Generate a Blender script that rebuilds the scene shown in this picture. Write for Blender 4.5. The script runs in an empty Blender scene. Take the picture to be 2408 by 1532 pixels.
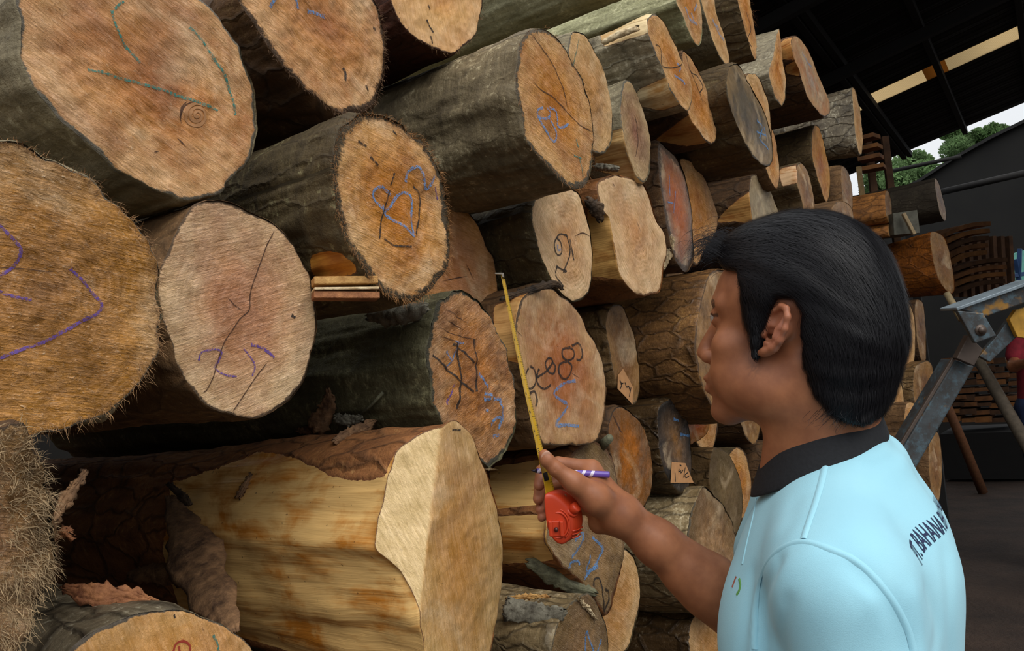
import bpy, bmesh, math, random
import numpy as np
from mathutils import Vector, Matrix
from mathutils.bvhtree import BVHTree
# ---------------------------------------------------------------- camera, sky, light
C0 = np.array([1204., 766.])
_r = np.array([2500., 850.]) - C0; _l = np.array([-1500., 1150.]) - C0
F = math.sqrt(-(_r @ _l)); CAMH = 1.38
_R = np.array([*_r, F]); _R /= np.linalg.norm(_R)
_L = np.array([*_l, F]); _L /= np.linalg.norm(_L)
_U = np.cross(_L, _R); _U *= -np.sign(_U[1])
M = np.stack([_R, _L, _U])            # camera (x right, y down, z forward) -> world (X along the pile, Y into it, Z up)
CAM = np.array([0, 0, CAMH])
cam = bpy.data.objects.new('camera', bpy.data.cameras.new('camera'))
bpy.context.scene.collection.objects.link(cam); bpy.context.scene.camera = cam
cam.data.sensor_width = 36; cam.data.lens = F / 2408 * 36; cam.data.clip_start = .02; cam.data.clip_end = 500
cam.matrix_world = Matrix(((M[0, 0], -M[0, 1], -M[0, 2], 0), (M[1, 0], -M[1, 1], -M[1, 2], 0), (M[2, 0], -M[2, 1], -M[2, 2], CAMH), (0, 0, 0, 1)))
sc = bpy.context.scene
sc.view_settings.view_transform = 'Standard'; sc.view_settings.look = 'None'
sc.view_settings.gamma = 1; sc.view_settings.use_curve_mapping = False; sc.view_settings.exposure = 0.13
world = bpy.data.worlds.new('overcast_sky'); sc.world = world; world.use_nodes = True
wn = world.node_tree; wn.nodes.clear()
bg = wn.nodes.new('ShaderNodeBackground'); wo = wn.nodes.new('ShaderNodeOutputWorld')
tc = wn.nodes.new('ShaderNodeTexCoord'); sx = wn.nodes.new('ShaderNodeSeparateXYZ'); rp = wn.nodes.new('ShaderNodeValToRGB')
wn.links.new(tc.outputs['Generated'], sx.inputs[0]); wn.links.new(sx.outputs['Z'], rp.inputs[0])
rp.color_ramp.elements[0].position = 0; rp.color_ramp.elements[0].color = (.30, .30, .30, 1)
rp.color_ramp.elements[1].position = .6; rp.color_ramp.elements[1].color = (.94, .97, 1.0, 1)
e_ = rp.color_ramp.elements.new(.06); e_.color = (.8, .83, .86, 1)
wn.links.new(rp.outputs[0], bg.inputs[0]); bg.inputs[1].default_value = .92; wn.links.new(bg.outputs[0], wo.inputs[0])
sun = bpy.data.objects.new('sun', bpy.data.lights.new('sun', 'SUN')); sc.collection.objects.link(sun)
sun.data.energy = 1.9; sun.data.angle = math.radians(50); sun.data.color = (1, .97, .92)
sun.rotation_euler = Vector((.34, .58, -.74)).to_track_quat('-Z', 'Y').to_euler()

# ---------------------------------------------------------------- helpers
COL = sc.collection
def rays(px):
    px = np.atleast_2d(np.asarray(px, float))
    c = np.column_stack([(px[:, 0] - C0[0]) / F, (px[:, 1] - C0[1]) / F, np.ones(len(px))])
    return c @ M.T
def W(x, y, z): return CAM + rays([(x, y)])[0] * z           # point seen at pixel (x, y), z metres deep
def cdepth(p): return (np.asarray(p) - CAM) @ M[:, 2]
def project(P):
    c = (np.asarray(P) - CAM) @ M
    return np.column_stack([c[:, 0] / c[:, 2] * F + C0[0], c[:, 1] / c[:, 2] * F + C0[1]])
def _h(ix, iy, iz, s):
    n = (ix * 374761393 + iy * 668265263 + iz * 2147483647 + s * 1274126177) & 0xFFFFFFFF
    n = ((n ^ (n >> 13)) * 1274126177) & 0xFFFFFFFF
    n = ((n ^ (n >> 16)) * 2246822519) & 0xFFFFFFFF
    return ((n ^ (n >> 15)) & 0xFFFF) / 32767.5 - 1
def noise(P, s=0):
    P = np.asarray(P, float); I = np.floor(P).astype(np.int64); f = P - I; f = f * f * (3 - 2 * f); r = 0
    for dx in (0, 1):
        for dy in (0, 1):
            for dz in (0, 1):
                w = (f[..., 0] if dx else 1 - f[..., 0]) * (f[..., 1] if dy else 1 - f[..., 1]) * (f[..., 2] if dz else 1 - f[..., 2])
                r = r + w * _h(I[..., 0] + dx, I[..., 1] + dy, I[..., 2] + dz, s)
    return r
def fbm(P, s=0, o=3):
    return sum(noise(np.asarray(P) * 2 ** k, s + k) * .5 ** k for k in range(o))
def mesh(name, V, Fc, mat=None, parent=None, smooth=True, uv=None, attrs=None, mats=None, fm=None):
    me = bpy.data.meshes.new(name)
    V = np.asarray(V, np.float32)
    if isinstance(Fc, np.ndarray) and Fc.ndim == 2:
        k = Fc.shape[1]; me.vertices.add(len(V)); me.vertices.foreach_set('co', V.ravel())
        me.loops.add(Fc.size); me.loops.foreach_set('vertex_index', Fc.astype(np.int32).ravel())
        me.polygons.add(len(Fc)); me.polygons.foreach_set('loop_start', np.arange(0, Fc.size, k, dtype=np.int32))
        me.update(calc_edges=True)
    else:
        me.from_pydata([tuple(map(float, v)) for v in V], [], [tuple(map(int, f)) for f in Fc]); me.update()
    me.validate()
    if uv is not None:
        l = me.uv_layers.new(name='UVMap'); vi = np.empty(len(me.loops), np.int32); me.loops.foreach_get('vertex_index', vi)
        l.data.foreach_set('uv', np.asarray(uv, np.float32)[vi].ravel())
    for k, a in (attrs or {}).items():
        at = me.attributes.new(k, 'FLOAT', 'POINT'); at.data.foreach_set('value', np.asarray(a, np.float32))
    for m in (mats or ([mat] if mat else [])): me.materials.append(m)
    if fm is not None: me.polygons.foreach_set('material_index', np.asarray(fm, np.int32))
    if smooth: me.polygons.foreach_set('use_smooth', np.ones(len(me.polygons), bool))
    o = bpy.data.objects.new(name, me); COL.objects.link(o)
    if parent is not None: o.parent = parent; o.matrix_parent_inverse = Matrix.Translation(parent.location).inverted()
    return o
def tag(o, label=None, cat=None, group=None, kind=None):
    for k, v in (('label', label), ('category', cat), ('group', group), ('kind', kind)):
        if v: o[k] = v
    return o
def empty(name, loc, label, cat, group=None):
    o = bpy.data.objects.new(name, None); COL.objects.link(o); o.location = Vector(tuple(map(float, loc))); o.empty_display_size = .05
    return tag(o, label, cat, group)
class NT:                                                      # terse node building
    def __init__(s, name):
        s.m = bpy.data.materials.new(name); s.m.use_nodes = True; s.t = s.m.node_tree; s.t.nodes.clear()
    def n(s, typ, ins=None, out=0, **props):
        nd = s.t.nodes.new('ShaderNode' + typ)
        for k, v in props.items(): setattr(nd, k, v)
        for k, v in (ins or {}).items(): s.set(nd, k, v)
        return nd.outputs[out]
    def set(s, nd, k, v):
        if isinstance(v, bpy.types.NodeSocket): s.t.links.new(v, nd.inputs[k])
        elif isinstance(v, (tuple, list)) and len(v) == 3 and nd.inputs[k].type == 'RGBA': nd.inputs[k].default_value = (*v, 1)
        else: nd.inputs[k].default_value = v
    def attr(s, name): return s.n('Attribute', out='Fac', attribute_name=name)
    def uv(s): return s.n('UVMap')
    def geo(s): return s.n('NewGeometry', out='Position')
    def map(s, v, sc=(1, 1, 1), rot=0, loc=(0, 0, 0)): return s.n('Mapping', {'Vector': v, 'Scale': sc, 'Rotation': (0, 0, rot) if not isinstance(rot, tuple) else rot, 'Location': loc})
    def noise(s, v, sc, det=4, ro=.55, dist=0): return s.n('TexNoise', {'Vector': v, 'Scale': sc, 'Detail': det, 'Roughness': ro, 'Distortion': dist})
    def voro(s, v, sc, out=0, **p): return s.n('TexVoronoi', {'Vector': v, 'Scale': sc}, out=out, **p)
    def math(s, op, a, b=0., c=0., clamp=False): return s.n('Math', {0: a, 1: b, 2: c}, operation=op, use_clamp=clamp)
    def rng(s, v, a, b, c=0., d=1.): return s.n('MapRange', {'Value': v, 'From Min': a, 'From Max': b, 'To Min': c, 'To Max': d})
    def mix(s, f, a, b, bt='MIX'): 
        nd = s.t.nodes.new('ShaderNodeMix'); nd.data_type = 'RGBA'; nd.blend_type = bt
        s.set(nd, 0, f); s.set(nd, 6, a); s.set(nd, 7, b); return nd.outputs[2]
    def ramp(s, f, st):
        nd = s.t.nodes.new('ShaderNodeValToRGB'); s.set(nd, 0, f); r = nd.color_ramp
        while len(r.elements) < len(st): r.elements.new(.5)
        for e, (p, c) in zip(r.elements, st): e.position = p; e.color = (*c, 1)
        return nd.outputs[0]
    def out(s, col, rough=.8, bump=None, bs=.4, bd=.002, **kw):
        ins = {'Base Color': col, 'Roughness': rough}; ins.update(kw)
        if bump is not None: ins['Normal'] = s.n('Bump', {'Height': bump, 'Strength': bs, 'Distance': bd})
        b = s.n('BsdfPrincipled', ins); s.t.links.new(b, s.n_out().inputs[0]); return s.m
    def n_out(s): return s.t.nodes.new('ShaderNodeOutputMaterial')
def srgb(h):
    c = [int(h[i:i + 2], 16) / 255 for i in (0, 2, 4)]
    return tuple(x / 12.92 if x < .04045 else ((x + .055) / 1.055) ** 2.4 for x in c)
def plain(name, h, rough=.7, nz=.25, sc=30, bs=.2, **kw):
    t = NT(name); c = srgb(h); g = t.geo(); n = t.noise(g, sc)
    col = t.mix(t.rng(n, .3, .7), tuple(x * (1 - nz) for x in c), tuple(min(1, x * (1 + nz)) for x in c))
    return t.out(col, rough, n, bs, .002, **kw)
def closed_spline(P, n):
    P = np.asarray(P, float); k = len(P); t = []
    for i in range(k):
        a, b, c, d = P[i - 1], P[i], P[(i + 1) % k], P[(i + 2) % k]
        for u in np.linspace(0, 1, 12, endpoint=False):
            t.append(.5 * (2 * b + (c - a) * u + (2 * a - 5 * b + 4 * c - d) * u * u + (3 * b - a - 3 * c + d) * u ** 3))
    return resample(np.array(t + [t[0]]), n + 1)[:-1]
def resample(P, n):
    d = np.r_[0, np.cumsum(np.linalg.norm(np.diff(P, axis=0), axis=1))]; q = np.linspace(0, d[-1], n)
    return np.column_stack([np.interp(q, d, P[:, i]) for i in range(P.shape[1])])
def open_spline(P, n):
    P = np.asarray(P, float)
    if len(P) < 3: return resample(P, n)
    Q = np.vstack([2 * P[0] - P[1], P, 2 * P[-1] - P[-2]]); t = []
    for i in range(1, len(Q) - 2):
        a, b, c, d = Q[i - 1:i + 3]
        for u in np.linspace(0, 1, 10, endpoint=False):
            t.append(.5 * (2 * b + (c - a) * u + (2 * a - 5 * b + 4 * c - d) * u * u + (3 * b - a - 3 * c + d) * u ** 3))
    return resample(np.array(t + [P[-1]]), n)
def polysd(P, poly):                                            # signed distance to polygon, + inside
    P = np.asarray(P, float); Q = np.asarray(poly, float); d = np.full(len(P), 1e9); ins = np.zeros(len(P), bool)
    for i in range(len(Q)):
        a, b = Q[i - 1], Q[i]; ab = b - a; t = np.clip(((P - a) @ ab) / (ab @ ab + 1e-12), 0, 1)
        d = np.minimum(d, np.linalg.norm(P - (a + t[:, None] * ab), axis=1))
        c = (a[1] > P[:, 1]) != (b[1] > P[:, 1])
        xi = (b[0] - a[0]) * (P[:, 1] - a[1]) / (b[1] - a[1] + 1e-12) + a[0]
        ins ^= c & (P[:, 0] < xi)
    return np.where(ins, d, -d)
# ---------------------------------------------------------------- the logs: outlines of the sawn ends as seen, each on its own plane
def PP(s): return [tuple(float(v) for v in p.split(',')) for p in s.split()]
LOGS = {}
def LG(k, D, pts, label, face='tan', bark='brown', **kw): LOGS[k] = dict(D=D, pts=PP(pts), label=label, face=face, bark=bark, **kw)
LG('a', .80, '39,0 47,129 84,208 165,305 282,400 376,450 454,471 521,450 532,425 572,396 599,345 607,282 599,219 576,149 548,86 505,35 466,-5 380,-60 270,-90 150,-85 70,-50', 'large sawn log end with green chalk strokes and a round knot, at the top left', 'warm', 'grey', rough=1.1)
LG('b', .82, '884,0 896,39 906,90 907,157 900,196 888,235 857,262 807,271 764,243 717,208 674,160 634,114 603,67 572,23 556,-25 600,-85 680,-118 790,-105 860,-50', 'log end with blue chalk along its upper edge and a shaggy dark left rim', 'warm', 'darkbrown', rim=.07, fray=600, rough=1.2)
LG('c', .84, '917,0 931,35 958,74 998,102 1041,121 1068,125 1088,110 1115,88 1127,47 1135,0 1120,-60 1050,-100 960,-80 920,-40', 'smooth tan log end cut by the top edge with a ragged lower rim', 'clean', 'darkred', fray=150)
LG('d', .72, '62,345 130,375 200,415 260,470 302,515 326,550 362,615 375,674 378,743 368,826 340,885 306,930 257,972 174,1003 87,1019 0,1016 -70,1000 -160,950 -230,850 -260,700 -230,540 -160,420 -80,350 0,330', 'huge golden fibrous log end with purple crayon lines, cut by the left edge', 'golden', 'grey', rough=1.6, fray=900, rim=.02)
LG('e', .79, '505,470 462,482 431,521 407,564 390,600 373,640 374,694 382,757 399,806 417,858 441,910 486,951 542,979 590,987 632,979 677,948 708,906 729,847 743,788 746,726 736,667 715,615 684,566 653,531 590,495 545,474', 'pinkish log end with a long crack and a faint purple mark', 'pink', 'brown')
LG('f', .72, '782,392 788,340 800,300 817,286 857,266 896,269 935,286 974,321 1005,352 1033,399 1049,450 1056,505 1059,570 1052,623 1031,662 1010,687 982,704 954,709 918,700 885,678 850,630 822,580 800,520 785,460', 'log end with blue chalk figures and a black scrawl around its core', 'orange', 'mossdark', rim=.09, fray=1100, rough=1.2, peel=['725,605 760,592 800,598 835,625 838,645 800,652 735,655'])
LG('g', .68, '1237,74 1268,68 1299,78 1323,102 1346,145 1370,188 1385,235 1395,294 1395,352 1389,407 1374,439 1350,446 1323,427 1295,399 1260,364 1236,325 1226,270 1213,222 1212,168 1221,110', 'jutting log end with a blue 82 chalked on it and a long mossy trunk', 'orange', 'grey2', rim=.05, fray=350)
LG('h', .80, '1342,82 1362,76 1381,90 1401,125 1421,168 1432,219 1440,274 1441,321 1428,356 1413,361 1390,350 1372,300 1352,220 1335,140', 'narrow log end just right of the blue 82 log with a thin teal line', 'tan', 'grey')
LG('i', .81, '1468,192 1483,194 1499,223 1515,266 1526,313 1530,352 1528,403 1517,429 1499,419 1483,384 1472,348 1464,313 1459,274 1459,231', 'small oval log end with a dark purple core and a peeled pale side', 'grey', 'grey', peel=['1400,320 1470,300 1530,440 1400,400'])
LG('j', .74, '1523,43 1537,33 1555,43 1574,74 1594,117 1610,153 1623,188 1628,219 1624,251 1614,261 1594,239 1576,211 1563,176 1547,141 1533,106 1522,74', 'jutting log end with blue chalk and a white bark curl on top', 'orange', 'silver', peel=['1495,215 1570,180 1610,240 1560,262 1500,250','1500,5 1545,5 1530,75 1420,110 1410,80'])
LG('k', .78, '1604,125 1616,125 1635,150 1653,192 1668,235 1680,290 1686,313 1678,338 1662,334 1643,309 1625,282 1612,240 1604,180', 'log end with a fine black scrawl, under and behind the white curled bark log', 'orange', 'darkbrown', peel=['1540,330 1620,270 1690,340 1640,350'])
LG('l', .78, '1590,0 1600,-50 1615,-80 1632,-70 1643,-20 1649,31 1652,70 1648,102 1638,106 1621,78 1606,38', 'narrow log end with bright blue chalk, end of the pale lichen trunk at the top', 'orange', 'lichen', len=2.2)
LG('m', .79, '1649,5 1650,-30 1662,-55 1674,-35 1684,28 1700,74 1711,114 1716,145 1709,156 1692,133 1676,94 1664,55', 'narrow log end with pale blue chalk smears at the top of the pile', 'tan', 'grey')
LG('n', .80, '1732,-10 1728,-60 1745,-75 1758,-30 1770,35 1775,74 1779,114 1778,142 1770,131 1758,92 1743,38', 'log end with splinters sticking out of its right rim at the top', 'orange', 'darkmoss', fray=90, frayl=3)
LG('o', .80, '1833,67 1837,110 1842,157 1848,188 1847,235 1839,251 1825,235 1815,205 1806,172 1818,130 1827,78', 'half split log with a flat top and curved lower end', 'orange', 'silver', sharp=1)
LG('p', .76, '1860,94 1872,84 1888,98 1907,129 1923,172 1939,211 1950,243 1951,266 1939,275 1923,262 1903,235 1892,211 1880,168 1866,133', 'grey streaked log end with a peeled notch on its barrel, near the shed roof', 'greyor', 'darkbrown', peel=['1835,95 1875,85 1880,140 1838,140','1845,155 1878,140 1880,180 1848,172'])
LG('q', .72, '2004,212 2011,209 2021,251 2027,298 2028,352 2022,364 2013,333 2008,274', 'thin edge-on log end of the grey cracked log highest beside the shed roof', 'tan', 'silvdark')
LG('r', .72, '1716,156 1726,150 1738,153 1755,184 1774,219 1794,255 1809,298 1817,341 1817,376 1804,392 1778,376 1759,349 1739,306 1723,266 1709,223 1708,185', 'weathered grey-black log end with blue chalk strokes', 'dark', 'darkmoss')
LG('s', .80, '1755,178 1768,173 1782,180 1795,205 1807,240 1813,282 1815,325 1800,330 1775,280 1757,220', 'tan log end half hidden behind the weathered grey-black one', 'tan', 'brown')
LG('t', .82, '1802,318 1817,305 1827,350 1834,400 1829,443 1815,430 1797,385 1793,345', 'pointed orange log end below the weathered grey-black one', 'orange', 'brown')
LG('u', .84, '1912,300 1921,294 1930,310 1940,345 1948,388 1952,431 1950,466 1942,475 1931,447 1919,407 1909,364 1908,325', 'lens shaped orange log end under the grey streaked one', 'red', 'darkmoss')
LG('v', .84, '1550,335 1570,350 1595,375 1612,420 1625,480 1630,560 1632,612 1615,640 1592,620 1574,565 1560,485 1549,400', 'reddish wet log end with a light blue tick', 'red2', 'darkbrown', rim=.12)
LG('w', .90, '1600,375 1634,384 1658,418 1674,460 1687,507 1685,538 1674,567 1658,590 1640,624 1622,600 1608,520 1600,440', 'plain orange log end right of the reddish wet one', 'orange', 'brown')
LG('x', .83, '1250,495 1262,460 1300,440 1345,444 1362,456 1378,501 1389,548 1394,600 1392,650 1385,690 1360,709 1330,700 1305,670 1285,630 1268,590 1255,540', 'pale log end with a black looped figure over a blue one', 'pale', 'mossdark')
LG('y', .82, '1403,447 1408,426 1436,413 1462,413 1486,420 1512,433 1527,460 1538,499 1548,525 1564,554 1568,593 1561,632 1553,685 1533,692 1512,697 1488,687 1467,663 1454,635 1447,598 1439,546 1432,512 1418,496 1407,470', 'pale two-lobed log end with clear growth rings', 'pale', 'peeled', peel=['1380,480 1480,460 1480,660 1380,650'])
LG('z', .93, '1000,450 1053,455 1076,472 1107,505 1131,541 1150,588 1162,610 1169,666 1170,725 1162,780 1130,812 1080,800 1030,760 990,700 965,620 960,540 975,480', 'reddish tan log end mostly hidden, behind the tip of the tape measure', 'tanred', 'brown')
LG('A', .80, '1052,694 1081,685 1105,690 1130,712 1151,743 1167,778 1186,817 1200,867 1211,919 1216,976 1207,1025 1186,1071 1165,1098 1140,1095 1105,1060 1060,1020 1024,972 1014,923 1006,877 1006,828 1010,786 1017,745 1030,712', 'long axe-hewn log end with a black scrawl and blue chalk dabs', 'hewn', 'moss', rough=2.2, rim=.05)
LG('B', .72, '1070,990 1100,1012 1122,1058 1145,1115 1165,1180 1178,1250 1182,1310 1180,1380 1168,1460 1148,1560 1110,1625 1050,1640 1010,1580 1000,1532 990,1480 985,1440 930,1335 880,1290 890,1235 905,1180 922,1100 945,1055 1005,1015', 'massive peeled yellow log with a wedge cut end, in front at the bottom', 'clean2', 'redbark', peel=['400,1135 500,1105 600,1066 640,1062 690,1076 740,1098 790,1125 850,1132 905,1120 930,1060 1000,1010 1200,1300 1100,1700 500,1700 380,1300'], facet=(1040,1000,985,1440,1.15), len=1.6, rim=.006)
LG('C', .74, '150,1560 175,1520 213,1490 266,1462 323,1440 380,1432 437,1436 494,1455 543,1486 590,1526 640,1600 650,1700 600,1800 480,1880 330,1880 200,1800 140,1700 138,1620', 'smooth orange log end with a small red mark at the bottom left', 'smooth', 'silvdark')
LG('D', .62, '0,1000 49,1003 76,1056 110,1121 125,1185 138,1261 139,1315 122,1372 90,1425 68,1482 40,1530 0,1562 -80,1545 -160,1440 -190,1300 -170,1120 -100,1025', 'shaggy bristly log end at the lower left edge', 'shaggy', 'darkbrown', rough=2.5, fray=2600, frayl=1.0)
LG('E', .86, '1381,1037 1404,1041 1427,1060 1442,1098 1453,1132 1463,1178 1467,1235 1465,1292 1457,1360 1442,1413 1427,1447 1408,1425 1392,1395 1366,1368 1328,1337 1301,1303 1285,1262 1290,1200 1318,1125 1343,1071', 'rough log end with blue chalk figures behind the red tape measure', 'rough', 'redbark', peel=['1150,1100 1300,1075 1340,1085 1330,1180 1150,1200','1150,1215 1300,1210 1300,1320 1150,1330'], rough=1.4)
LG('F', .93, '1430,1000 1440,965 1453,956 1472,961 1495,980 1514,1007 1529,1052 1535,1102 1533,1147 1521,1182 1505,1210 1480,1205 1460,1180 1445,1110 1432,1050', 'wet amber log end right of the hand', 'amber', 'darkbrown')
LG('G', .97, '1440,1295 1470,1290 1495,1320 1505,1370 1503,1430 1492,1480 1475,1530 1440,1560 1400,1550 1385,1490 1395,1420 1415,1340', 'tan log end below the wrist, behind the blue chalked one', 'tan', 'mossdark')
LG('H', .80, '1358,1406 1381,1396 1400,1415 1415,1444 1427,1482 1430,1530 1420,1590 1390,1640 1340,1650 1305,1610 1296,1560 1298,1510 1313,1463 1328,1432', 'flaky grey log end with a blue chalk N at the bottom edge', 'rough', 'silver2')
LG('I', .83, '1239,690 1271,675 1299,676 1327,701 1359,729 1380,768 1401,807 1419,863 1426,916 1422,976 1410,1029 1385,1046 1299,1047 1278,1043 1260,1000 1243,948 1229,895 1218,842 1211,789 1213,750 1223,712', 'reddish log end with a row of black loops above a blue sigma', 'sigma', 'brown', peel=['1160,720 1240,690 1240,860 1160,840'])
LG('J', .93, '1433,729 1447,715 1465,722 1482,761 1496,807 1504,870 1503,930 1490,952 1470,937 1450,900 1437,850 1429,800 1425,760', 'small log end with a stapled paper tag, right of the blue sigma', 'brownface', 'greybrown')
LG('K', .95, '1555,950 1590,938 1612,965 1622,1020 1627,1080 1622,1140 1602,1162 1577,1135 1556,1090 1548,1030 1546,980', 'dark wet log end with a paper tag pinned low on it', 'wet', 'wetbark')
LG('M', 1.05, '1605,955 1640,962 1668,993 1662,1020 1640,1038 1615,1045 1600,1000', 'small glossy orange log end under the chin', 'amber2', 'darkbrown')
LG('N', 1.02, '1675,1062 1692,1055 1715,1071 1738,1121 1747,1178 1743,1223 1730,1256 1705,1240 1685,1190 1668,1130', 'brown furry log end below the collar', 'moss', 'greybrown')
LG('O', .90, '1654,1144 1677,1163 1704,1193 1723,1235 1733,1292 1738,1350 1728,1420 1700,1450 1660,1430 1630,1380 1612,1325 1609,1284 1618,1235 1632,1185', 'pale ragged log end over the forearm', 'ragged', 'silver2', rough=1.6)
LG('P', .98, '1640,1440 1680,1430 1710,1470 1725,1530 1720,1600 1690,1650 1650,1630 1625,1560 1620,1490', 'pale brown log end below the forearm', 'tan', 'wetbark')
LG('Q', .84, '1672,640 1712,640 1745,690 1762,770 1764,860 1752,940 1725,985 1690,980 1655,920 1638,850 1634,800 1640,750 1653,690', 'dark log end beyond the face with a broad brown trunk', 'brownface', 'brownwet')
LG('R', .86, '1765,418 1775,411 1790,411 1810,445 1828,490 1838,540 1832,590 1812,602 1785,570 1770,520 1762,460', 'grey log end above the forelock with a pale peeled wedge', 'greyface', 'darkbrown', peel=['1685,525 1700,500 1745,462 1768,450 1775,530 1730,520'])
LG('S', .80, '1876,388 1888,384 1903,415 1912,454 1916,497 1910,530 1895,520 1885,470 1874,430', 'brown log end with a pinkish peeled barrel above the hair', 'brownface', 'darkmoss', peel=['1828,400 1872,388 1876,430 1840,438'])
LG('T', .80, '1978,398 1986,392 1997,410 2004,450 2005,492 1998,515 1988,500 1980,450', 'dim brown log end left of the slatted stack', 'brownface', 'brown')
LG('U', .74, '1950,510 1962,480 1985,474 2003,492 2008,530 1995,556 1965,558 1952,545', 'reddish brown log end touching the hair on top', 'brownface', 'brown')
LG('V', .80, '1440,-160 1480,-190 1515,-150 1530,-100 1525,-50 1505,-22 1475,-38 1448,-100', 'grey green trunk running up to the top edge', 'tan', 'lichen2', len=2.0)
LG('X', .82, '1860,505 1885,496 1908,500 1918,530 1905,570 1870,570', 'small tan log end just above the crown of the hair', 'tan', 'brown')
# hidden from the front rows but closing the gaps below and behind the man
# turned logs of the next stack, farther along (z = depth of the end)
LG('0', 0, '2188,552 2200,545 2222,560 2236,610 2245,670 2240,690 2222,680 2204,650 2192,600', 'log with bright orange stripped side and brown oval end, right of the head', 'brownface', 'orangebark', z=5.0, yaw=22, len=.5)
LG('1', 0, '2122,708 2138,712 2150,745 2153,800 2148,870 2135,905 2122,900 2117,830 2116,760', 'tall tan log end standing right of the back of the head', 'tan', 'brown', z=4.6, yaw=14, len=.42)
LG('2', 0, '2152,712 2170,712 2176,760 2178,840 2168,850 2156,800', 'dark slim log end beside the tall tan one', 'brownface', 'darkbrown', z=5.0, yaw=10, len=.42)
LG('3', 0, '2104,892 2116,890 2124,930 2127,1000 2120,1030 2108,1010 2102,950', 'birch-like pale barked log above the shoulder', 'tan', 'birch', z=4.2, yaw=12, len=.42)
LG('4', 0, '2132,950 2150,948 2163,965 2160,1000 2145,1040 2130,1030 2126,985', 'broken orange log end above the shoulder seam', 'orange', 'brown', z=4.1, yaw=16, len=.4)
LG('5', 0, '2150,870 2172,850 2190,855 2197,900 2190,950 2168,975 2150,940', 'grey brown log end left of the steel arm', 'brownface', 'greybrown', z=4.5, yaw=16, len=.4)
LG('6', 0, '2188,1020 2206,1018 2214,1060 2215,1120 2208,1180 2194,1170 2184,1090', 'brown log end under the steel arm beside the back', 'brownface', 'brown', z=3.9, yaw=12, len=.4)
LG('7', 0, '2082,455 2090,452 2096,480 2097,518 2090,524 2083,500', 'short split log lying on the cribbed stack', 'brownface', 'orange2', z=5.0, yaw=0, len=.5)
LG('8', 0, '2090,520 2096,518 2099,535 2098,552 2091,556 2088,540', 'small orange split log below the short split one', 'orange', 'orange2', z=5.0, yaw=0, len=.4)
LG('9', 0, '2198,425 2204,422 2216,460 2226,505 2222,520 2210,500 2202,460', 'dark heavy log crosswise under the far eave', 'brownface', 'darkgrey', z=5.5, yaw=2, len=.75)
# ---------------------------------------------------------------- wood and bark materials
FACES = {  # core, middle, outer, rings, ring strength, saw angle, fibre scale, speckle, roughness, blotch colour, blotch amount
 'warm':   ('b07a52', 'cf9a66', 'ddb282', 9, .10, .5, 1.0, .55, .7, 'a0602f', .45),
 'clean':  ('dca566', 'e8bd84', 'ddb482', 6, .06, 1.35, .6, .25, .6, 'c98d4e', .25),
 'clean2': ('c69459', 'cb9f68', 'd6b27c', 5, .05, 1.45, .7, .3, .6, 'c08d55', .3),
 'golden': ('a87c50', 'c4935c', 'c8965a', 16, .13, .15, 1.2, .9, .8, '7c5526', .5),
 'pink':   ('c08e6c', 'cf9f78', 'e3c196', 10, .08, -.3, .8, .6, .75, '9a6a4c', .45),
 'orange': ('c07f3f', 'd49a5a', 'dcb07a', 8, .10, .25, 1.2, .7, .75, '9c5d28', .45),
 'tan':    ('c4945c', 'cfa06a', 'd9b380', 9, .10, .6, 1.0, .6, .75, '9b7040', .35),
 'grey':   ('8f6450', 'b08c68', 'c4a87e', 12, .20, .9, 1.0, .7, .8, '73503c', .4),
 'greyor': ('a89788', 'a48c70', 'b5936a', 7, .10, 1.2, .9, .4, .6, 'b46f38', .5),
 'greyface': ('a19478', 'a5967a', '9c8b6c', 7, .10, 1.2, .9, .4, .6, '6b5c44', .4),
 'dark':   ('6e5f48', '5e5443', '8a7350', 6, .08, .8, .9, .4, .45, '33302b', .6),
 'red':    ('a4602f', 'b8834a', 'c09258', 6, .06, 1.3, .7, .4, .6, '8f4f24', .4),
 'red2':   ('a85a2c', 'a8683c', '776350', 5, .06, 1.3, .6, .25, .35, '7d3f1e', .5),
 'pale':   ('cf9a68', 'dbb283', 'e3c194', 14, .15, .8, .9, .35, .6, 'b88757', .3),
 'tanred': ('bb8257', 'c79266', 'cf9a62', 7, .07, .2, .9, .5, .7, '9b6a45', .4),
 'hewn':   ('c08048', 'd0955c', 'c99a6c', 4, .05, -.5, 1.4, .9, .6, '7d4a26', .55),
 'smooth': ('d09a58', 'd6a264', 'd9ab72', 4, .04, 1.2, .5, .3, .6, 'bb7a3c', .3),
 'shaggy': ('b0896a', 'c0986a', 'a5845a', 8, .12, .3, 1.6, 1.2, .85, '735436', .6),
 'rough':  ('a6825a', 'b08f66', '9c8058', 6, .10, .6, 1.6, .9, .75, '66503a', .55),
 'amber':  ('c07c38', 'b56e22', '8f6236', 6, .06, 1.3, 1.2, .7, .35, '5c4630', .5),
 'amber2': ('b4581f', 'b26a34', 'a67848', 4, .05, 1.3, .9, .3, .3, '8e4418', .5),
 'sigma':  ('a9683f', 'bb7f50', 'c9a274', 5, .06, 1.5, .8, .4, .6, '8c5232', .35),
 'brownface': ('80593a', '8f6840', 'a07c50', 7, .10, 1.2, 1.1, .5, .6, '57402a', .5),
 'wet':    ('a07440', '6b553f', '2f2a26', 4, .04, 1.4, 1.2, .4, .25, '2a2622', .7),
 'moss':   ('87704c', '7d6845', '6c5a3c', 6, .08, 1.1, 1.5, .7, .85, '564528', .5),
 'ragged': ('cba57a', 'c39a6c', '8f7450', 4, .06, 1.45, 1.8, 1.1, .7, '7f5f3d', .5),
}
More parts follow.
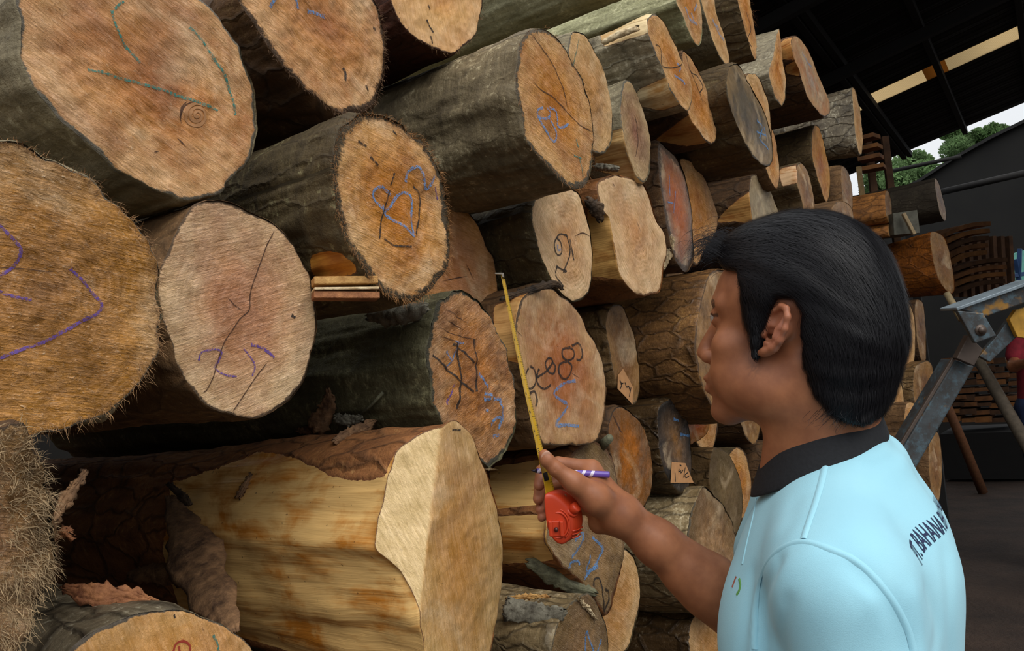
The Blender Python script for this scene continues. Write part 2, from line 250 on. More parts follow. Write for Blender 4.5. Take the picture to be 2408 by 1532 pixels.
BARKS = {  # dark, mid, fleck, fleck amount, transverse streaks, cracks, inner wood dark, inner wood light, roughness
 'brown':   ('3a2c1f', '66503a', '8a7a62', .3, .4, .3, 'b87a3c', 'd9a869', .85),
 'grey':    ('4c4a40', '7b776a', 'aeb0a6', .45, .3, .1, 'b98a50', 'd9b57c', .7),
 'grey2':   ('3b362b', '6b6556', 'b9b7a8', .4, .8, .15, 'b98a50', 'd9b57c', .65),
 'darkbrown': ('2b1f15', '4f3b28', '71604a', .3, .3, .5, 'a9682f', 'cf9a58', .8),
 'darkred': ('2a1610', '4a2a1e', '5c4030', .2, .3, .3, 'a9682f', 'cf9a58', .8),
 'mossdark': ('2b271d', '4d4634', '8f9078', .4, .6, .3, 'a96a2c', 'd5963f', .7),
 'moss':    ('34362a', '56584a', '8f927c', .45, .5, .1, 'a9682f', 'cf9a58', .6),
 'darkmoss': ('33291a', '4f4430', '7b7a60', .35, .4, .35, 'b37b45', 'd8b288', .8),
 'silver':  ('4a463c', '8c897e', 'c9cac6', .5, .2, .3, 'd2a05f', 'f0d6a4', .5),
 'silver2': ('4d4432', '857a66', 'c6c2b6', .5, .2, .6, 'b98a50', 'd9b57c', .5),
 'silvdark': ('2f2b24', '66625a', 'b4b6b2', .5, .3, .7, 'b98a50', 'd9b57c', .5),
 'lichen':  ('6f7460', '9aa08a', 'd2d8c8', .6, .2, .1, 'b98a50', 'd9b57c', .7),
 'lichen2': ('5c5f4e', '7f8272', 'a9ada0', .5, .2, .1, 'b98a50', 'd9b57c', .7),
 'redbark': ('5a3a26', '8a6040', 'ab8a62', .35, .1, .5, 'cc8230', 'efc27c', .8),
 'peeled':  ('5a3a22', '7a5230', '96714a', .3, .3, .2, 'a8743a', 'd0a05c', .6),
 'wetbark': ('241d15', '453828', '8a8478', .35, .2, .6, 'a9682f', 'cf9a58', .35),
 'brownwet': ('35261a', '6e5235', '9b7d52', .4, .1, .5, 'a9682f', 'cf9a58', .5),
 'greybrown': ('443624', '6b5840', '96866a', .4, .2, .6, 'a9682f', 'cf9a58', .55),
 'birch':   ('40352a', '8c8070', 'b8aea0', .5, .9, .3, 'a9682f', 'cf9a58', .7),
 'orangebark': ('3a2618', '9a5d26', 'c07c34', .4, .6, .4, 'a9682f', 'cf9a58', .5),
 'orange2': ('5c3c20', '9a6a3a', 'c08a4c', .4, .2, .5, 'a9682f', 'cf9a58', .7),
 'darkgrey': ('1d1c19', '35332e', '55544e', .3, .5, .3, 'a9682f', 'cf9a58', .8),
}
def face_mat(key, kind, barkkind, rim=.035, seed=0):
    a, b, c, nr, rs, ang, fs, sp, ro, bl, ba = FACES[kind]
    t = NT('sawn_wood_' + kind); rr = t.attr('rr'); fac = t.attr('facet'); uv = t.map(t.uv(), loc=(seed * .37, seed * .73, 0))
    big = t.noise(uv, 9, 3); mid = t.noise(uv, 34, 4, .6)
    rot = t.map(uv, rot=ang); fib = t.noise(t.map(rot, sc=(60 * fs, 420 * fs, 1)), 1, 3, .6)
    saw = t.noise(t.map(rot, sc=(14, 260, 1)), 1, 2, .5); spk = t.noise(t.map(rot, sc=(150, 320, 1)), 1, 4, .75, 1.5)
    warp = t.math('ADD', rr, t.math('MULTIPLY', t.math('SUBTRACT', big, .5), .35))
    col = t.ramp(warp, [(.0, srgb(a)), (.42, srgb(b)), (.85, srgb(c))])
    rw = t.math('ADD', rr, t.math('MULTIPLY', t.math('SUBTRACT', t.noise(uv, 13, 3), .5), .22))
    msk = t.rng(t.noise(t.map(uv, loc=(5, 2, 0)), 12, 3), .42, .62)
    ring = t.math('MULTIPLY', msk, t.math('SINE', t.math('MULTIPLY', t.math('ADD', rw, t.math('MULTIPLY', mid, .05)), nr * 6.283)))
    ring2 = t.math('MULTIPLY', msk, t.math('SINE', t.math('MULTIPLY', t.math('ADD', rw, t.math('MULTIPLY', big, .12)), nr * 17.)))
    v = t.math('ADD', t.math('MULTIPLY', ring, rs * .8), t.math('MULTIPLY', ring2, rs * .4))
    v = t.math('ADD', v, t.math('MULTIPLY', t.math('SUBTRACT', fib, .5), .55 * sp + .25))
    v = t.math('ADD', v, t.math('MULTIPLY', t.math('SUBTRACT', saw, .5), .5))
    v = t.math('ADD', v, t.math('MULTIPLY', t.math('SUBTRACT', mid, .5), .8))
    v = t.math('ADD', v, t.math('MULTIPLY', t.math('SUBTRACT', spk, .5), 1.1 * sp))
    col = t.mix(t.rng(t.noise(uv, 12, 6, .7), .46, .66, 0, ba * 1.35), col, srgb(bl))
    gz = t.noise(t.map(uv, loc=(9, 4, 0)), 6.5, 4, .6, .8)
    col = t.mix(t.rng(gz, .50, .68, 0, .55), col, t.mix(.5, srgb(bl), srgb('9a8068')))
    col = t.mix(t.rng(t.noise(t.map(uv, loc=(1, 8, 0)), 8, 4, .6, .8), .54, .70, 0, .4), col, srgb('efd6ae'))
    col = t.mix(t.math('MULTIPLY', fac, .8), col, srgb('edd3a0'))
    hsv = t.n('HueSaturation', {'Hue': .4955, 'Value': t.math('ADD', 1., v), 'Saturation': t.math('SUBTRACT', 1.08, t.math('MULTIPLY', v, .35)), 'Color': col})
    lite = t.rng(spk, .60, .72, 0, .6 * sp); col = t.mix(lite, hsv, (.93, .78, .55))
    col = t.mix(t.rng(t.noise(t.map(rot, sc=(110, 260, 1), loc=(3, 3, 0)), 1, 3, .7), .56, .70, 0, .55 * sp), col, srgb(bl)); dk = t.rng(t.noise(uv, 70, 3, .7), .68, .75, 0, .6); col = t.mix(dk, col, srgb('3d2a1c'))
    rn = t.math('ADD', t.math('MULTIPLY', t.math('SUBTRACT', t.noise(uv, 90, 4, .75), .5), rim * 2.6), t.math('MULTIPLY', t.math('SUBTRACT', big, .5), rim * 3.2))
    edge = t.rng(t.math('ADD', rr, rn), 1 - rim * 1.15, 1 - rim * .75, 0, .95)
    col = t.mix(edge, col, t.mix(fib, srgb(BARKS[barkkind][0]), srgb(BARKS[barkkind][1])))
    bump = t.math('ADD', t.math('ADD', spk, t.math('MULTIPLY', fib, .8)), t.math('MULTIPLY', saw, .7))
    return t.out(col, t.rng(spk, .4, .7, ro, ro - .25), bump, .5 + .35 * sp, .004 * (.5 + sp), **{'Specular IOR Level': .4})
def bark_mat(key, kind, seed=0):
    d, m, f, fa, st, cr, w0, w1, ro = BARKS[kind]
    lf = lambda c, q: tuple(min(1, max(0, x * q * w_ + o_)) for x, w_, o_ in zip(srgb(c), (1.08, .97, .74), (.008, .002, 0)))
    t = NT('bark_' + kind); uv = t.map(t.uv(), loc=(seed * .31, seed * .57, 0)); peel = t.attr('peel')
    n1 = t.noise(uv, 11, 5, .6); n2 = t.noise(t.map(uv, sc=(14, 90, 1)), 1, 4, .65); n3 = t.noise(uv, 85, 4, .7)
    n4 = t.noise(t.map(uv, sc=(70, 12, 1)), 1, 4, .65)
    v = t.math('ADD', t.math('MULTIPLY', n1, .5), t.math('MULTIPLY', t.mix(st, n4, n2), .5))
    col = t.mix(t.rng(v, .34, .60), lf(d, 1.3), lf(m, 1.35))
    flk = t.rng(t.math('ADD', t.math('MULTIPLY', n3, .6), t.math('MULTIPLY', n1, .4)), .60 - .12 * fa, .72 - .1 * fa)
    col = t.mix(t.math('MULTIPLY', flk, .85), col, lf(f, 1.25))
    col = t.mix(t.rng(n3, .30, .5, .35, 0), col, (.02, .016, .01))
    vc = t.voro(t.map(t.math('ADD', 0, 0) and t.n('VectorMath', {0: uv, 1: t.n('VectorMath', {0: t.n('TexNoise', {'Vector': uv, 'Scale': 25., 'Detail': 2.}, out=1), 'Scale': .03}, operation='SCALE')}, operation='ADD'), sc=(22, 9, 1)), 1, feature='DISTANCE_TO_EDGE')
    crk = t.rng(vc, .0, .09, cr, 0)
    col = t.mix(crk, col, (.02, .014, .009))
    wv = t.noise(t.map(uv, sc=(130, 5, 1)), 1, 4, .6); wb = t.noise(t.map(uv, sc=(14, 9, 1)), 1, 5, .62, .6)
    wood = t.mix(t.rng(t.math('ADD', t.math('MULTIPLY', wb, .75), t.math('MULTIPLY', wv, .25)), .39, .53), srgb(w0), srgb(w1))
    wood = t.mix(t.rng(wv, .3, .52, .28, 0), wood, tuple(x * .55 for x in srgb(w0)))
    wood = t.mix(t.rng(t.noise(uv, 140, 2), .70, .74, 0, .7), wood, (.08, .04, .02))
    pe = t.math('ADD', peel, t.math('MULTIPLY', t.math('SUBTRACT', t.noise(uv, 30, 4, .7), .5), .5))
    lip = t.math('MULTIPLY', t.rng(pe, -.16, -.02), .8)
    col = t.mix(lip, col, t.mix(n3, srgb('4a2718'), srgb('9a6240')))
    isw = t.math('GREATER_THAN', pe, 0)
    col = t.mix(isw, col, wood)
    h = t.math('ADD', t.math('MULTIPLY', n3, .8), t.math('SUBTRACT', t.math('MULTIPLY', v, 1.2), t.math('MULTIPLY', crk, 1.5)))
    h = t.mix(isw, h, t.math('MULTIPLY', wv, .5))
    r = t.mix(isw, (ro,) * 3, (.42,) * 3)
    return t.out(col, r, h, .7, .005, **{'Specular IOR Level': .35})
FRAY = {}
def fray_mat(h):
    if h not in FRAY: FRAY[h] = plain('frayed_fibre', h, .8, .4, 90, 0)
    return FRAY[h]
MARKM = {}
def mark_mat(kind):
    if kind in MARKM: return MARKM[kind]
    c, br, ro = {'blue': ('5f97cf', .50, .8), 'black': ('2a221d', .44, .6), 'teal': ('2c7f74', .49, .8), 'purple': ('5f4390', .48, .7), 'red': ('9a3020', .4, .7), 'crack': ('4a3020', .40, .9), 'paleblue': ('7fa9cf', .52, .8)}[kind]
    t = NT('chalk_' + kind if kind != 'crack' else 'crack'); g = t.geo()
    n = t.noise(g, 420, 4, .85)
    col = t.mix(t.noise(g, 90, 2), tuple(x * .7 for x in srgb(c)), tuple(min(1, x * 1.3) for x in srgb(c)))
    b = t.n('BsdfPrincipled', {'Base Color': col, 'Roughness': ro}); tr = t.n('BsdfTransparent')
    al = t.rng(n, br - .05, br + .05, 0, .92)
    mx = t.n('MixShader', {0: al, 1: tr, 2: b}); t.t.links.new(mx, t.n_out().inputs[0])
    MARKM[kind] = t.m; return t.m

# ---------------------------------------------------------------- one log: bark mantle, sawn end, marks
class Log: pass
LOGOBJ = {}
def log_frame(l):
    c = np.mean(l['pts'], axis=0) if 'pith' not in l else np.array(l['pith'])
    yaw = math.radians(l.get('yaw', 0)); pit = math.radians(l.get('pit', 0))
    ey = np.array([math.sin(yaw), math.cos(yaw), math.sin(pit)]); ey /= np.linalg.norm(ey)
    ex = np.cross(ey, [0, 0, 1.]); ex /= np.linalg.norm(ex); ez = np.cross(ex, ey)
    r = rays([c])[0]
    o = CAM + r * (l['z'] if l.get('z') else l['D'] / r[1])
    return c, o, np.stack([ex, ey, ez])
def build_log(k, l):
    seed = sum(ord(ch) for ch in k) % 97; rs = np.random.RandomState(seed)
    cpx, o, B = log_frame(l); G = Log(); G.o = o; G.B = B
    planes = [(0., 0., 0.)]
    def hit(px, pl):
        r = rays(px) @ B.T; c = B @ (CAM - o); best = None
        for a, b, d in pl:
            den = r[:, 1] - a * r[:, 0] - b * r[:, 2]; t = (a * c[0] + b * c[2] + d - c[1]) / den
            best = t if best is None else np.maximum(best, t)
        P = c + r * best[:, None]; return P
    if 'facet' in l:
        x1, y1, x2, y2, s = l['facet']; q = hit([(x1, y1), (x2, y2)], planes)
        d = q[1] - q[0]; nrm = np.array([d[2], -d[0]]); nrm /= np.linalg.norm(nrm)
        if nrm[0] > 0: nrm = -nrm
        planes.append((s * nrm[0], s * nrm[1], -s * (nrm @ q[0][[0, 2]])))
    big = 1 if k in 'abcdefgABCD' else 0
    na = 220 if big else (140 if not l.get('z') else 72)
    P = hit(l['pts'], planes)[:, [0, 2]]
    O = resample(np.vstack([P, P[:1]]), na + 1)[:-1] if l.get('sharp') else closed_spline(P, na)
    O = O[::-1] if np.cross(O, np.roll(O, -1, 0)).sum() < 0 else O
    ctr = O.mean(0); rad = np.linalg.norm(O - ctr, axis=1).mean(); G.rad = rad; G.ctr = ctr; G.O = O
    rough = l.get('rough', .7) * .0016
    ang = np.linspace(0, 2 * np.pi, na, endpoint=False)
    wob = fbm(np.column_stack([np.cos(ang) * 6, np.sin(ang) * 6, np.full(na, seed * 1.7)]), seed, 3) * .0016 * (1 + .6 * l.get('rough', .7))
    dirs = (O - ctr) / np.linalg.norm(O - ctr, axis=1)[:, None]
    Oe = O + dirs * wob[:, None] * (.6 if l.get('z') else 1)
    def ysurf(x, z):
        y = np.max([a * x + b * z + d for a, b, d in planes], axis=0)
        q = np.column_stack([x, np.zeros_like(x), z])
        return y + noise(q * 45, seed) * rough + noise(q * 14, seed + 3) * rough * 2.2 + (noise(q * 110, seed + 5) * rough * .7)
    G.ysurf = ysurf; G.hit = lambda px: hit(px, planes)
    root = empty('log', o + B[0] * ctr[0] + B[2] * ctr[1], l['label'], 'log', l.get('group', 'logs stacked in the pile'))
    G.root = root
    rim = l.get('rim', .03)
    # sawn end: polar grid
    nr = 46 if big else (26 if not l.get('z') else 12)
    rr = (np.linspace(0, 1, nr + 1)[1:]) ** .9
    V = [[ctr[0], ctr[1]]]; A = [0.]
    for r in rr: V += list(ctr + (Oe - ctr) * r); A += [r] * na
    V = np.array(V); A = np.array(A); y = ysurf(V[:, 0], V[:, 1]) + np.clip((A - (1 - rim * .8)) / (rim + .01), 0, 1) * .004
    Fc = [(0, 1 + i, 1 + (i + 1) % na) for i in range(na)]
    base = 1 + np.arange(nr - 1)[:, None] * na + np.arange(na)[None]; nx = 1 + np.arange(nr - 1)[:, None] * na + (np.arange(na)[None] + 1) % na
    Q = np.stack([base, base + na, nx + na, nx], -1).reshape(-1, 4)
    V3 = np.column_stack([V[:, 0], y, V[:, 1]]) @ B + o
    facet = np.zeros(len(V)) if len(planes) < 2 else np.clip((planes[1][0] * V[:, 0] + planes[1][1] * V[:, 1] + planes[1][2]) / .002, 0, 1)
    allF = Fc + [tuple(q) for q in Q.tolist()]; fm = [0] * len(allF); mats = [face_mat(k, l['face'], l['bark'], rim, seed)]
    uv = V - ctr
    nf = int(l.get('fray', 0) * 1.4)
    if nf:                                                       # frayed fibres standing off the rim
        mats.append(fray_mat({'golden': '94704a', 'shaggy': '9c8462', 'orange': '8d6236', 'warm': '6e5138'}.get(l['face'], '7a5a3a')))
        L0 = .011 * l.get('frayl', 1); VV = []; st = len(V3)
        i = rs.randint(0, na, nf); r = 1 - np.abs(rs.normal(0, .035 if l['face'] != 'shaggy' else .3, nf)); r = np.clip(r, .05, 1.0)
        p = ctr + (Oe[i] - ctr) * r[:, None]; p += rs.normal(0, .002, p.shape)
        yy = ysurf(p[:, 0], p[:, 1]) - .0005
        ln = L0 * rs.uniform(.3, 1.1, nf); tang = rs.normal(0, .5, (nf, 2)); dx = dirs[i] * rs.uniform(.1, 1.0, nf)[:, None] + tang
        dx[:, 1] -= .25
        d3 = np.column_stack([dx[:, 0], -rs.uniform(.15, .8, nf), dx[:, 1]]); d3 /= np.linalg.norm(d3, axis=1)[:, None]
        sd = np.cross(d3, rs.normal(0, 1, d3.shape)); sd /= np.linalg.norm(sd, axis=1)[:, None]; w = .00022 * rs.uniform(.6, 1.6, nf)[:, None]
        b0 = np.column_stack([p[:, 0], yy, p[:, 1]]); md = b0 + d3 * ln[:, None] * .55; tip = b0 + d3 * ln[:, None] + np.array([0, 0, -1]) * ln[:, None] * .25 + sd * ln[:, None] * .15
        q = np.stack([b0 - sd * w, b0 + sd * w, md + sd * w * .8, md - sd * w * .8, tip], 1).reshape(-1, 3) @ B + o
        V3 = np.vstack([V3, q]); s0 = st + 5 * np.arange(nf)
        for s in s0: allF += [(s, s + 1, s + 2, s + 3), (s + 3, s + 2, s + 4)]; fm += [1, 1]
        z5 = np.zeros(5 * nf); A = np.r_[A, z5]; facet = np.r_[facet, z5]; uv = np.vstack([uv, np.zeros((5 * nf, 2))])
    mesh('cut_face', V3, allF, mats=mats, parent=root, uv=uv, attrs={'rr': A, 'facet': facet}, fm=fm)
    # bark mantle
    Lg = l.get('len', 1.25) * rs.uniform(.94, 1.06) if not l.get('z') else l['len']
    ny = 90 if big else (60 if not l.get('z') else 24)
    ys = np.r_[0, .0015, .004, .008, np.linspace(.014, Lg, ny)] ; taper = rs.uniform(-.04, .03)
    bend = np.array(l.get('bend', (0, 0)), float); VB = []; UVB = []
    per = np.r_[0, np.cumsum(np.linalg.norm(np.diff(O, axis=0), axis=1))]
    y0 = np.max([a * Oe[:, 0] + b * Oe[:, 1] + d for a, b, d in planes], axis=0) + noise(np.column_stack([Oe[:, 0], 0 * Oe[:, 0], Oe[:, 1]]) * 45, seed) * rough
    circ = ctr + dirs * np.sqrt(abs(np.cross(O, np.roll(O, -1, 0)).sum()) / 2 / np.pi)
    for j, yv in enumerate(ys):
        m = min(1, yv / .5) * .5; ring = Oe * (1 - m) + (circ + (Oe - O)) * m if not l.get('sharp') else Oe
        s = 1 + taper * yv; ph = np.column_stack([np.cos(ang) * 2.2, np.sin(ang) * 2.2, np.full(na, yv * 5)])
        dr = (fbm(ph, seed + 9, 3) * .006 + fbm(np.column_stack([np.cos(ang) * 9, np.sin(ang) * 9, np.full(na, yv * 26)]), seed + 19, 2) * .0024 + .002) * min(1, yv / .015)
        if j == 0: dr = dr - .001
        pts = ctr + (ring - ctr) * s + dirs * dr[:, None] + bend * yv
        VB.append(np.column_stack([pts[:, 0], y0 * max(0, 1 - yv / Lg) + yv, pts[:, 1]])); UVB.append(np.column_stack([per, np.full(na, yv)]))
    nj = len(ys); VB = np.array(VB).reshape(-1, 3); UVB = np.array(UVB).reshape(-1, 2)
    cc = VB[-na:].mean(0); VB = np.vstack([VB, cc]); UVB = np.vstack([UVB, [0, 0]])
    base = np.arange(nj - 1)[:, None] * na + np.arange(na)[None]; nx = np.arange(nj - 1)[:, None] * na + (np.arange(na)[None] + 1) % na
    Q = np.stack([base, nx, nx + na, base + na], -1).reshape(-1, 4).tolist() + [((nj - 1) * na + i, (nj - 1) * na + (i + 1) % na, nj * na) for i in range(na)]
    W3 = VB @ B + o; peel = np.full(len(W3), -1.)
    if 'peel' in l:
        nrm = np.tile(np.vstack([dirs]), (nj, 1)); nrm = np.vstack([nrm, [0, 0]]); n3 = np.column_stack([nrm[:, 0], 0 * nrm[:, 0], nrm[:, 1]]) @ B
        facing = ((CAM - W3) * n3).sum(1) > -.02; px = project(W3)
        for s in l['peel']: peel = np.maximum(peel, np.where(facing, np.clip(polysd(px, PP(s)) / (34 if k in 'B' else 14), -1, 1), -1))
        off = -np.clip(peel * 3 + .3, 0, 1) * (.004 if big else .003) * np.clip(VB[:, 1] / .02, 0, 1); W3 = W3 + n3 * off[:, None]
    mesh('bark', W3, Q, bark_mat(k, l['bark'], seed), root, uv=UVB, attrs={'peel': peel})
    LOGOBJ[k] = G; return G
def mark(k, kind, px, wpx, name='chalk_mark', lift=.0007):
    G = LOGOBJ[k]; pts = open_spline(np.array(px, float), max(6, int(sum(math.dist(px[i], px[i + 1]) for i in range(len(px) - 1)) / 4)))
    P = G.hit(pts); T = np.gradient(P[:, [0, 2]], axis=0); T /= np.linalg.norm(T, axis=1)[:, None] + 1e-9; N = np.column_stack([-T[:, 1], T[:, 0]])
    dep = cdepth(P @ G.B + G.o); n = len(P); w = wpx / F * dep / 2
    w = w * (1 + .25 * noise(np.column_stack([np.arange(n) * .6, np.zeros(n), np.zeros(n)]), 5)); 
    if name == 'crack': w = w * np.clip(np.minimum(np.arange(n), n - 1 - np.arange(n)) / 3, .15, 1)
    rows = []
    for f in (-1, 0, 1):
        q = P[:, [0, 2]] + N * (w * f)[:, None]; rows.append(np.column_stack([q[:, 0], G.ysurf(q[:, 0], q[:, 1]) - lift, q[:, 1]]))
    V = np.array(rows).transpose(1, 0, 2).reshape(-1, 3) @ G.B + G.o
    return V, [(3 * i + j, 3 * i + j + 1, 3 * i + 4 + j, 3 * i + 3 + j) for i in range(n - 1) for j in (0, 1)]
def marks(k, kind, strokes, wpx, name='chalk_mark'):            # one figure of several strokes = one part
    V = np.zeros((0, 3)); Fc = []
    for i, s in enumerate(strokes):
        v, f = mark(k, kind, PP(s), wpx, name, .0007 + .0001 * i); Fc += [tuple(x + len(V) for x in q) for q in f]; V = np.vstack([V, v])
    return mesh(name, V, Fc, mark_mat(kind), LOGOBJ[k].root)
for k, l in LOGS.items(): build_log(k, l)
# small logs set back in the gaps, closing the pile
def fillers():
    rs = np.random.RandomState(4); polys = []
    for k, l in LOGS.items():
        if 0: continue
        G = LOGOBJ[k]; w = np.column_stack([G.O[:, 0], 0 * G.O[:, 0], G.O[:, 1]]) @ G.B + G.o; polys.append(w[::4][:, [0, 2]])
    segs = polys; cand = []
    X, Z = np.meshgrid(np.arange(.0, 4.7, .02), np.arange(.02, 2.9, .02)); Pn = np.column_stack([X.ravel(), Z.ravel()])
    top = 1.93 + .27 * np.clip(Pn[:, 0], 0, 4.2)               # crest of the pile
    d = np.minimum(.17, np.minimum(Pn[:, 1] + .01, top - Pn[:, 1]))
    for p in segs: d = np.minimum(d, -polysd(Pn, p))
    out = []
    while len(out) < 70:
        i = int(np.argmax(d))
        if d[i] < .036: break
        r = min(d[i], .15); out.append((Pn[i, 0], Pn[i, 1], r)); d = np.minimum(d, np.linalg.norm(Pn - Pn[i], axis=1) - r)
    return out
FL = fillers()
FM = [bark_mat('f', b, 3 * i) for i, b in enumerate(('darkbrown', 'brown', 'mossdark'))]; FF = [face_mat('f', b, 'darkbrown', .05, i) for i, b in enumerate(('brownface', 'moss', 'orange'))]
def filler_log(x, z, r, D, i):
    low = z < .55
    root = empty('log', (x, D, z), 'log end low in the pile beneath the sawn logs of the photo' if low else 'small shadowed log end set back in a gap of the pile', 'log', 'logs at the foot of the pile' if low else 'recessed logs filling gaps')
    na = 48; a = np.linspace(0, 2 * np.pi, na, endpoint=False); w = 1 + .05 * fbm(np.column_stack([np.cos(a) * 1.5, np.sin(a) * 1.5, np.full(na, i * 3.1)]), i); w /= w.max()
    O = np.column_stack([np.cos(a), np.sin(a)]) * (r * w)[:, None] * .985
    V = [(0, 0)]; A = [0]
    for q in np.linspace(.1, 1, 10): V += list(O * q); A += [q] * na
    V = np.array(V); y = D + noise(np.column_stack([V[:, 0], V[:, 0] * 0 + i, V[:, 1]]) * 40, i) * .0015
    Fc = [(0, 1 + j, 1 + (j + 1) % na) for j in range(na)] + [(1 + k * na + j, 1 + (k + 1) * na + j, 1 + (k + 1) * na + (j + 1) % na, 1 + k * na + (j + 1) % na) for k in range(9) for j in range(na)]
    mesh('cut_face', np.column_stack([V[:, 0] + x, y, V[:, 1] + z]), Fc, FF[i % 3 if i % 7 else 2], root, uv=V, attrs={'rr': A, 'facet': [0] * len(V)})
    ys = np.linspace(0, 1.1, 24); VB = []; UV = []
    for yv in ys:
        s = 1 - .01 * fbm(np.column_stack([np.cos(a) * 3, np.sin(a) * 3, np.full(na, yv * 4 + i)]), i) ** 2 * 4
        p = O * s[:, None]; VB += [(px + x, D + yv, pz + z) for px, pz in p]; UV += [(r * t, yv) for t in a]
    Fc = [(k * na + j, k * na + (j + 1) % na, (k + 1) * na + (j + 1) % na, (k + 1) * na + j) for k in range(23) for j in range(na)]
    mesh('bark', VB, Fc, FM[i % 3], root, uv=UV, attrs={'peel': [-1.] * len(VB)})
for i, (x, z, r) in enumerate(FL): filler_log(x, z, r, (.98 + (i * 37 % 10) * .02) if z > .55 else .84 + (i * 13 % 10) * .02, i)
# ---------------------------------------------------------------- ground, shed, what stands beyond
def struct(o): o['kind'] = 'structure'; return o
def box_v(c, ax, h):                                            # centre, 3 unit axes, half sizes
    ax = np.asarray(ax, float)
    return [np.asarray(c) + ax[0] * h[0] * a + ax[1] * h[1] * b + ax[2] * h[2] * d for a in (-1, 1) for b in (-1, 1) for d in (-1, 1)]
BF = [(0, 1, 3, 2), (4, 6, 7, 5), (0, 4, 5, 1), (2, 3, 7, 6), (0, 2, 6, 4), (1, 5, 7, 3)]
def bevel(o, w=.003, seg=2):
    m = o.modifiers.new('bevel', 'BEVEL'); m.width = w; m.segments = seg; m.limit_method = 'ANGLE'; return o
def bar_vf(p, q, w, h, up=(0, 0, 1), nz=0, seed=0):
    p = np.asarray(p, float); q = np.asarray(q, float); d = q - p; L = np.linalg.norm(d); d /= L
    s = np.cross(d, up); s /= np.linalg.norm(s); u = np.cross(s, d)
    return box_v((p + q) / 2, (d, s, u), (L / 2, w / 2, h / 2))
def bar(name, p, q, w, h, mat, parent=None, up=(0, 0, 1), bv=.003):
    return bevel(mesh(name, bar_vf(p, q, w, h, up), BF, mat, parent, smooth=False), bv)
def tube_vf(pts, rad, n=10, cap=True):
    P = np.asarray(pts, float); k = len(P); rad = np.broadcast_to(rad, (k,)) if np.ndim(rad) < 2 else rad
    T = np.gradient(P, axis=0); T /= np.linalg.norm(T, axis=1)[:, None]; a = np.linspace(0, 2 * np.pi, n, endpoint=False); V = []
    u = np.cross(T[0], [0, 0, 1.]); u = u if np.linalg.norm(u) > .1 else np.cross(T[0], [1., 0, 0])
    for i in range(k):
        u = u - T[i] * (u @ T[i]); u /= np.linalg.norm(u); v = np.cross(T[i], u)
        V += list(P[i] + (np.cos(a)[:, None] * u + np.sin(a)[:, None] * v) * rad[i])
    Fc = [(i * n + j, i * n + (j + 1) % n, (i + 1) * n + (j + 1) % n, (i + 1) * n + j) for i in range(k - 1) for j in range(n)]
    if cap: Fc += [tuple(range(n))[::-1], tuple(range((k - 1) * n, k * n))]
    return np.array(V), Fc
def tube(name, pts, rad, mat, parent=None, n=10): V, Fc = tube_vf(pts, rad, n); return mesh(name, V, Fc, mat, parent)
def prism(name, px, z, th, mat, parent=None, bv=.002, dirn=None):  # plate with the outline px, z metres deep, th thick
    P = np.array([W(x, y, z) for x, y in px]); nv = M[:, 2] if dirn is None else np.asarray(dirn); n = len(P)
    V = np.vstack([P, P + nv * th]); Fc = [tuple(range(n)), tuple(range(n, 2 * n))[::-1]] + [(i, (i + 1) % n + 0, n + (i + 1) % n, n + i) for i in range(n)]
    o = mesh(name, V, Fc, mat, parent, smooth=False)
    bm = bmesh.new(); bm.from_mesh(o.data); bmesh.ops.recalc_face_normals(bm, faces=bm.faces); bm.to_mesh(o.data); bm.free()
    return bevel(o, bv) if bv else o
t = NT('dirt_ground'); g = t.geo(); n = t.noise(g, 2.2, 6, .65); n2 = t.noise(g, 40, 4, .7)
dirt = t.out(t.mix(t.rng(n, .35, .65), srgb('2c2018'), srgb('46352a')), .95, t.math('ADD', n, n2), .8, .02)
gx = np.linspace(-8, 45, 90); gy = np.linspace(-25, 30, 90); GX, GY = np.meshgrid(gx, gy); GP = np.column_stack([GX.ravel(), GY.ravel(), 0 * GX.ravel()])
GP[:, 2] = np.minimum(0, fbm(GP * .8 + 7, 1) * .02 - .01)
idx = np.arange(90 * 90).reshape(90, 90); struct(mesh('floor', GP, np.stack([idx[:-1, :-1], idx[:-1, 1:], idx[1:, 1:], idx[1:, :-1]], -1).reshape(-1, 4), dirt))
RT = .21; RA = W(2030, 250, 9.)                                  # shed roof: plane through RA, rising towards -Y
def roofz(y): return RA[2] + RT * (RA[1] - y)
def on_roof(x, y, up=0.):
    r = rays([(x, y)])[0]; t_ = (RA[2] + up + RT * (RA[1] - CAM[1]) - CAM[2]) / (r[2] + RT * r[1]); return CAM + r * t_
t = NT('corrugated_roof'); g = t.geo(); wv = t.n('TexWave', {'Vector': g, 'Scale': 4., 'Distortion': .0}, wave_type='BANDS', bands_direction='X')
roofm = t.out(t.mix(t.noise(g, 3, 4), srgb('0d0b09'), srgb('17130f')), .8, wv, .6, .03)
x_s0 = on_roof(2030, 226)[0]; x_s1 = on_roof(2040, 255)[0]; x_e = on_roof(2090, 375)[0]
YN, YP = -9., 4.
def roof_piece(name, xa, xb, ya, yb, m, th=.03, up=0):
    n_ = max(2, int(abs(xb - xa) / .06)); xs = np.linspace(xa, xb, n_); V = []
    for x in xs:
        w = .012 * math.sin(x * 82)
        for y in (ya, yb): V += [(x, y, roofz(y) + w + up), (x, y, roofz(y) + w + up + th)]
    Fc = []
    for i in range(n_ - 1):
        b = 4 * i; c = b + 4; Fc += [(b, c, c + 2, b + 2), (b + 1, b + 3, c + 3, c + 1), (b, b + 1, c + 1, c), (b + 2, c + 2, c + 3, b + 3)]
    Fc += [(0, 2, 3, 1), (4 * n_ - 4, 4 * n_ - 3, 4 * n_ - 1, 4 * n_ - 2)]
    return mesh(name, V, Fc, m)
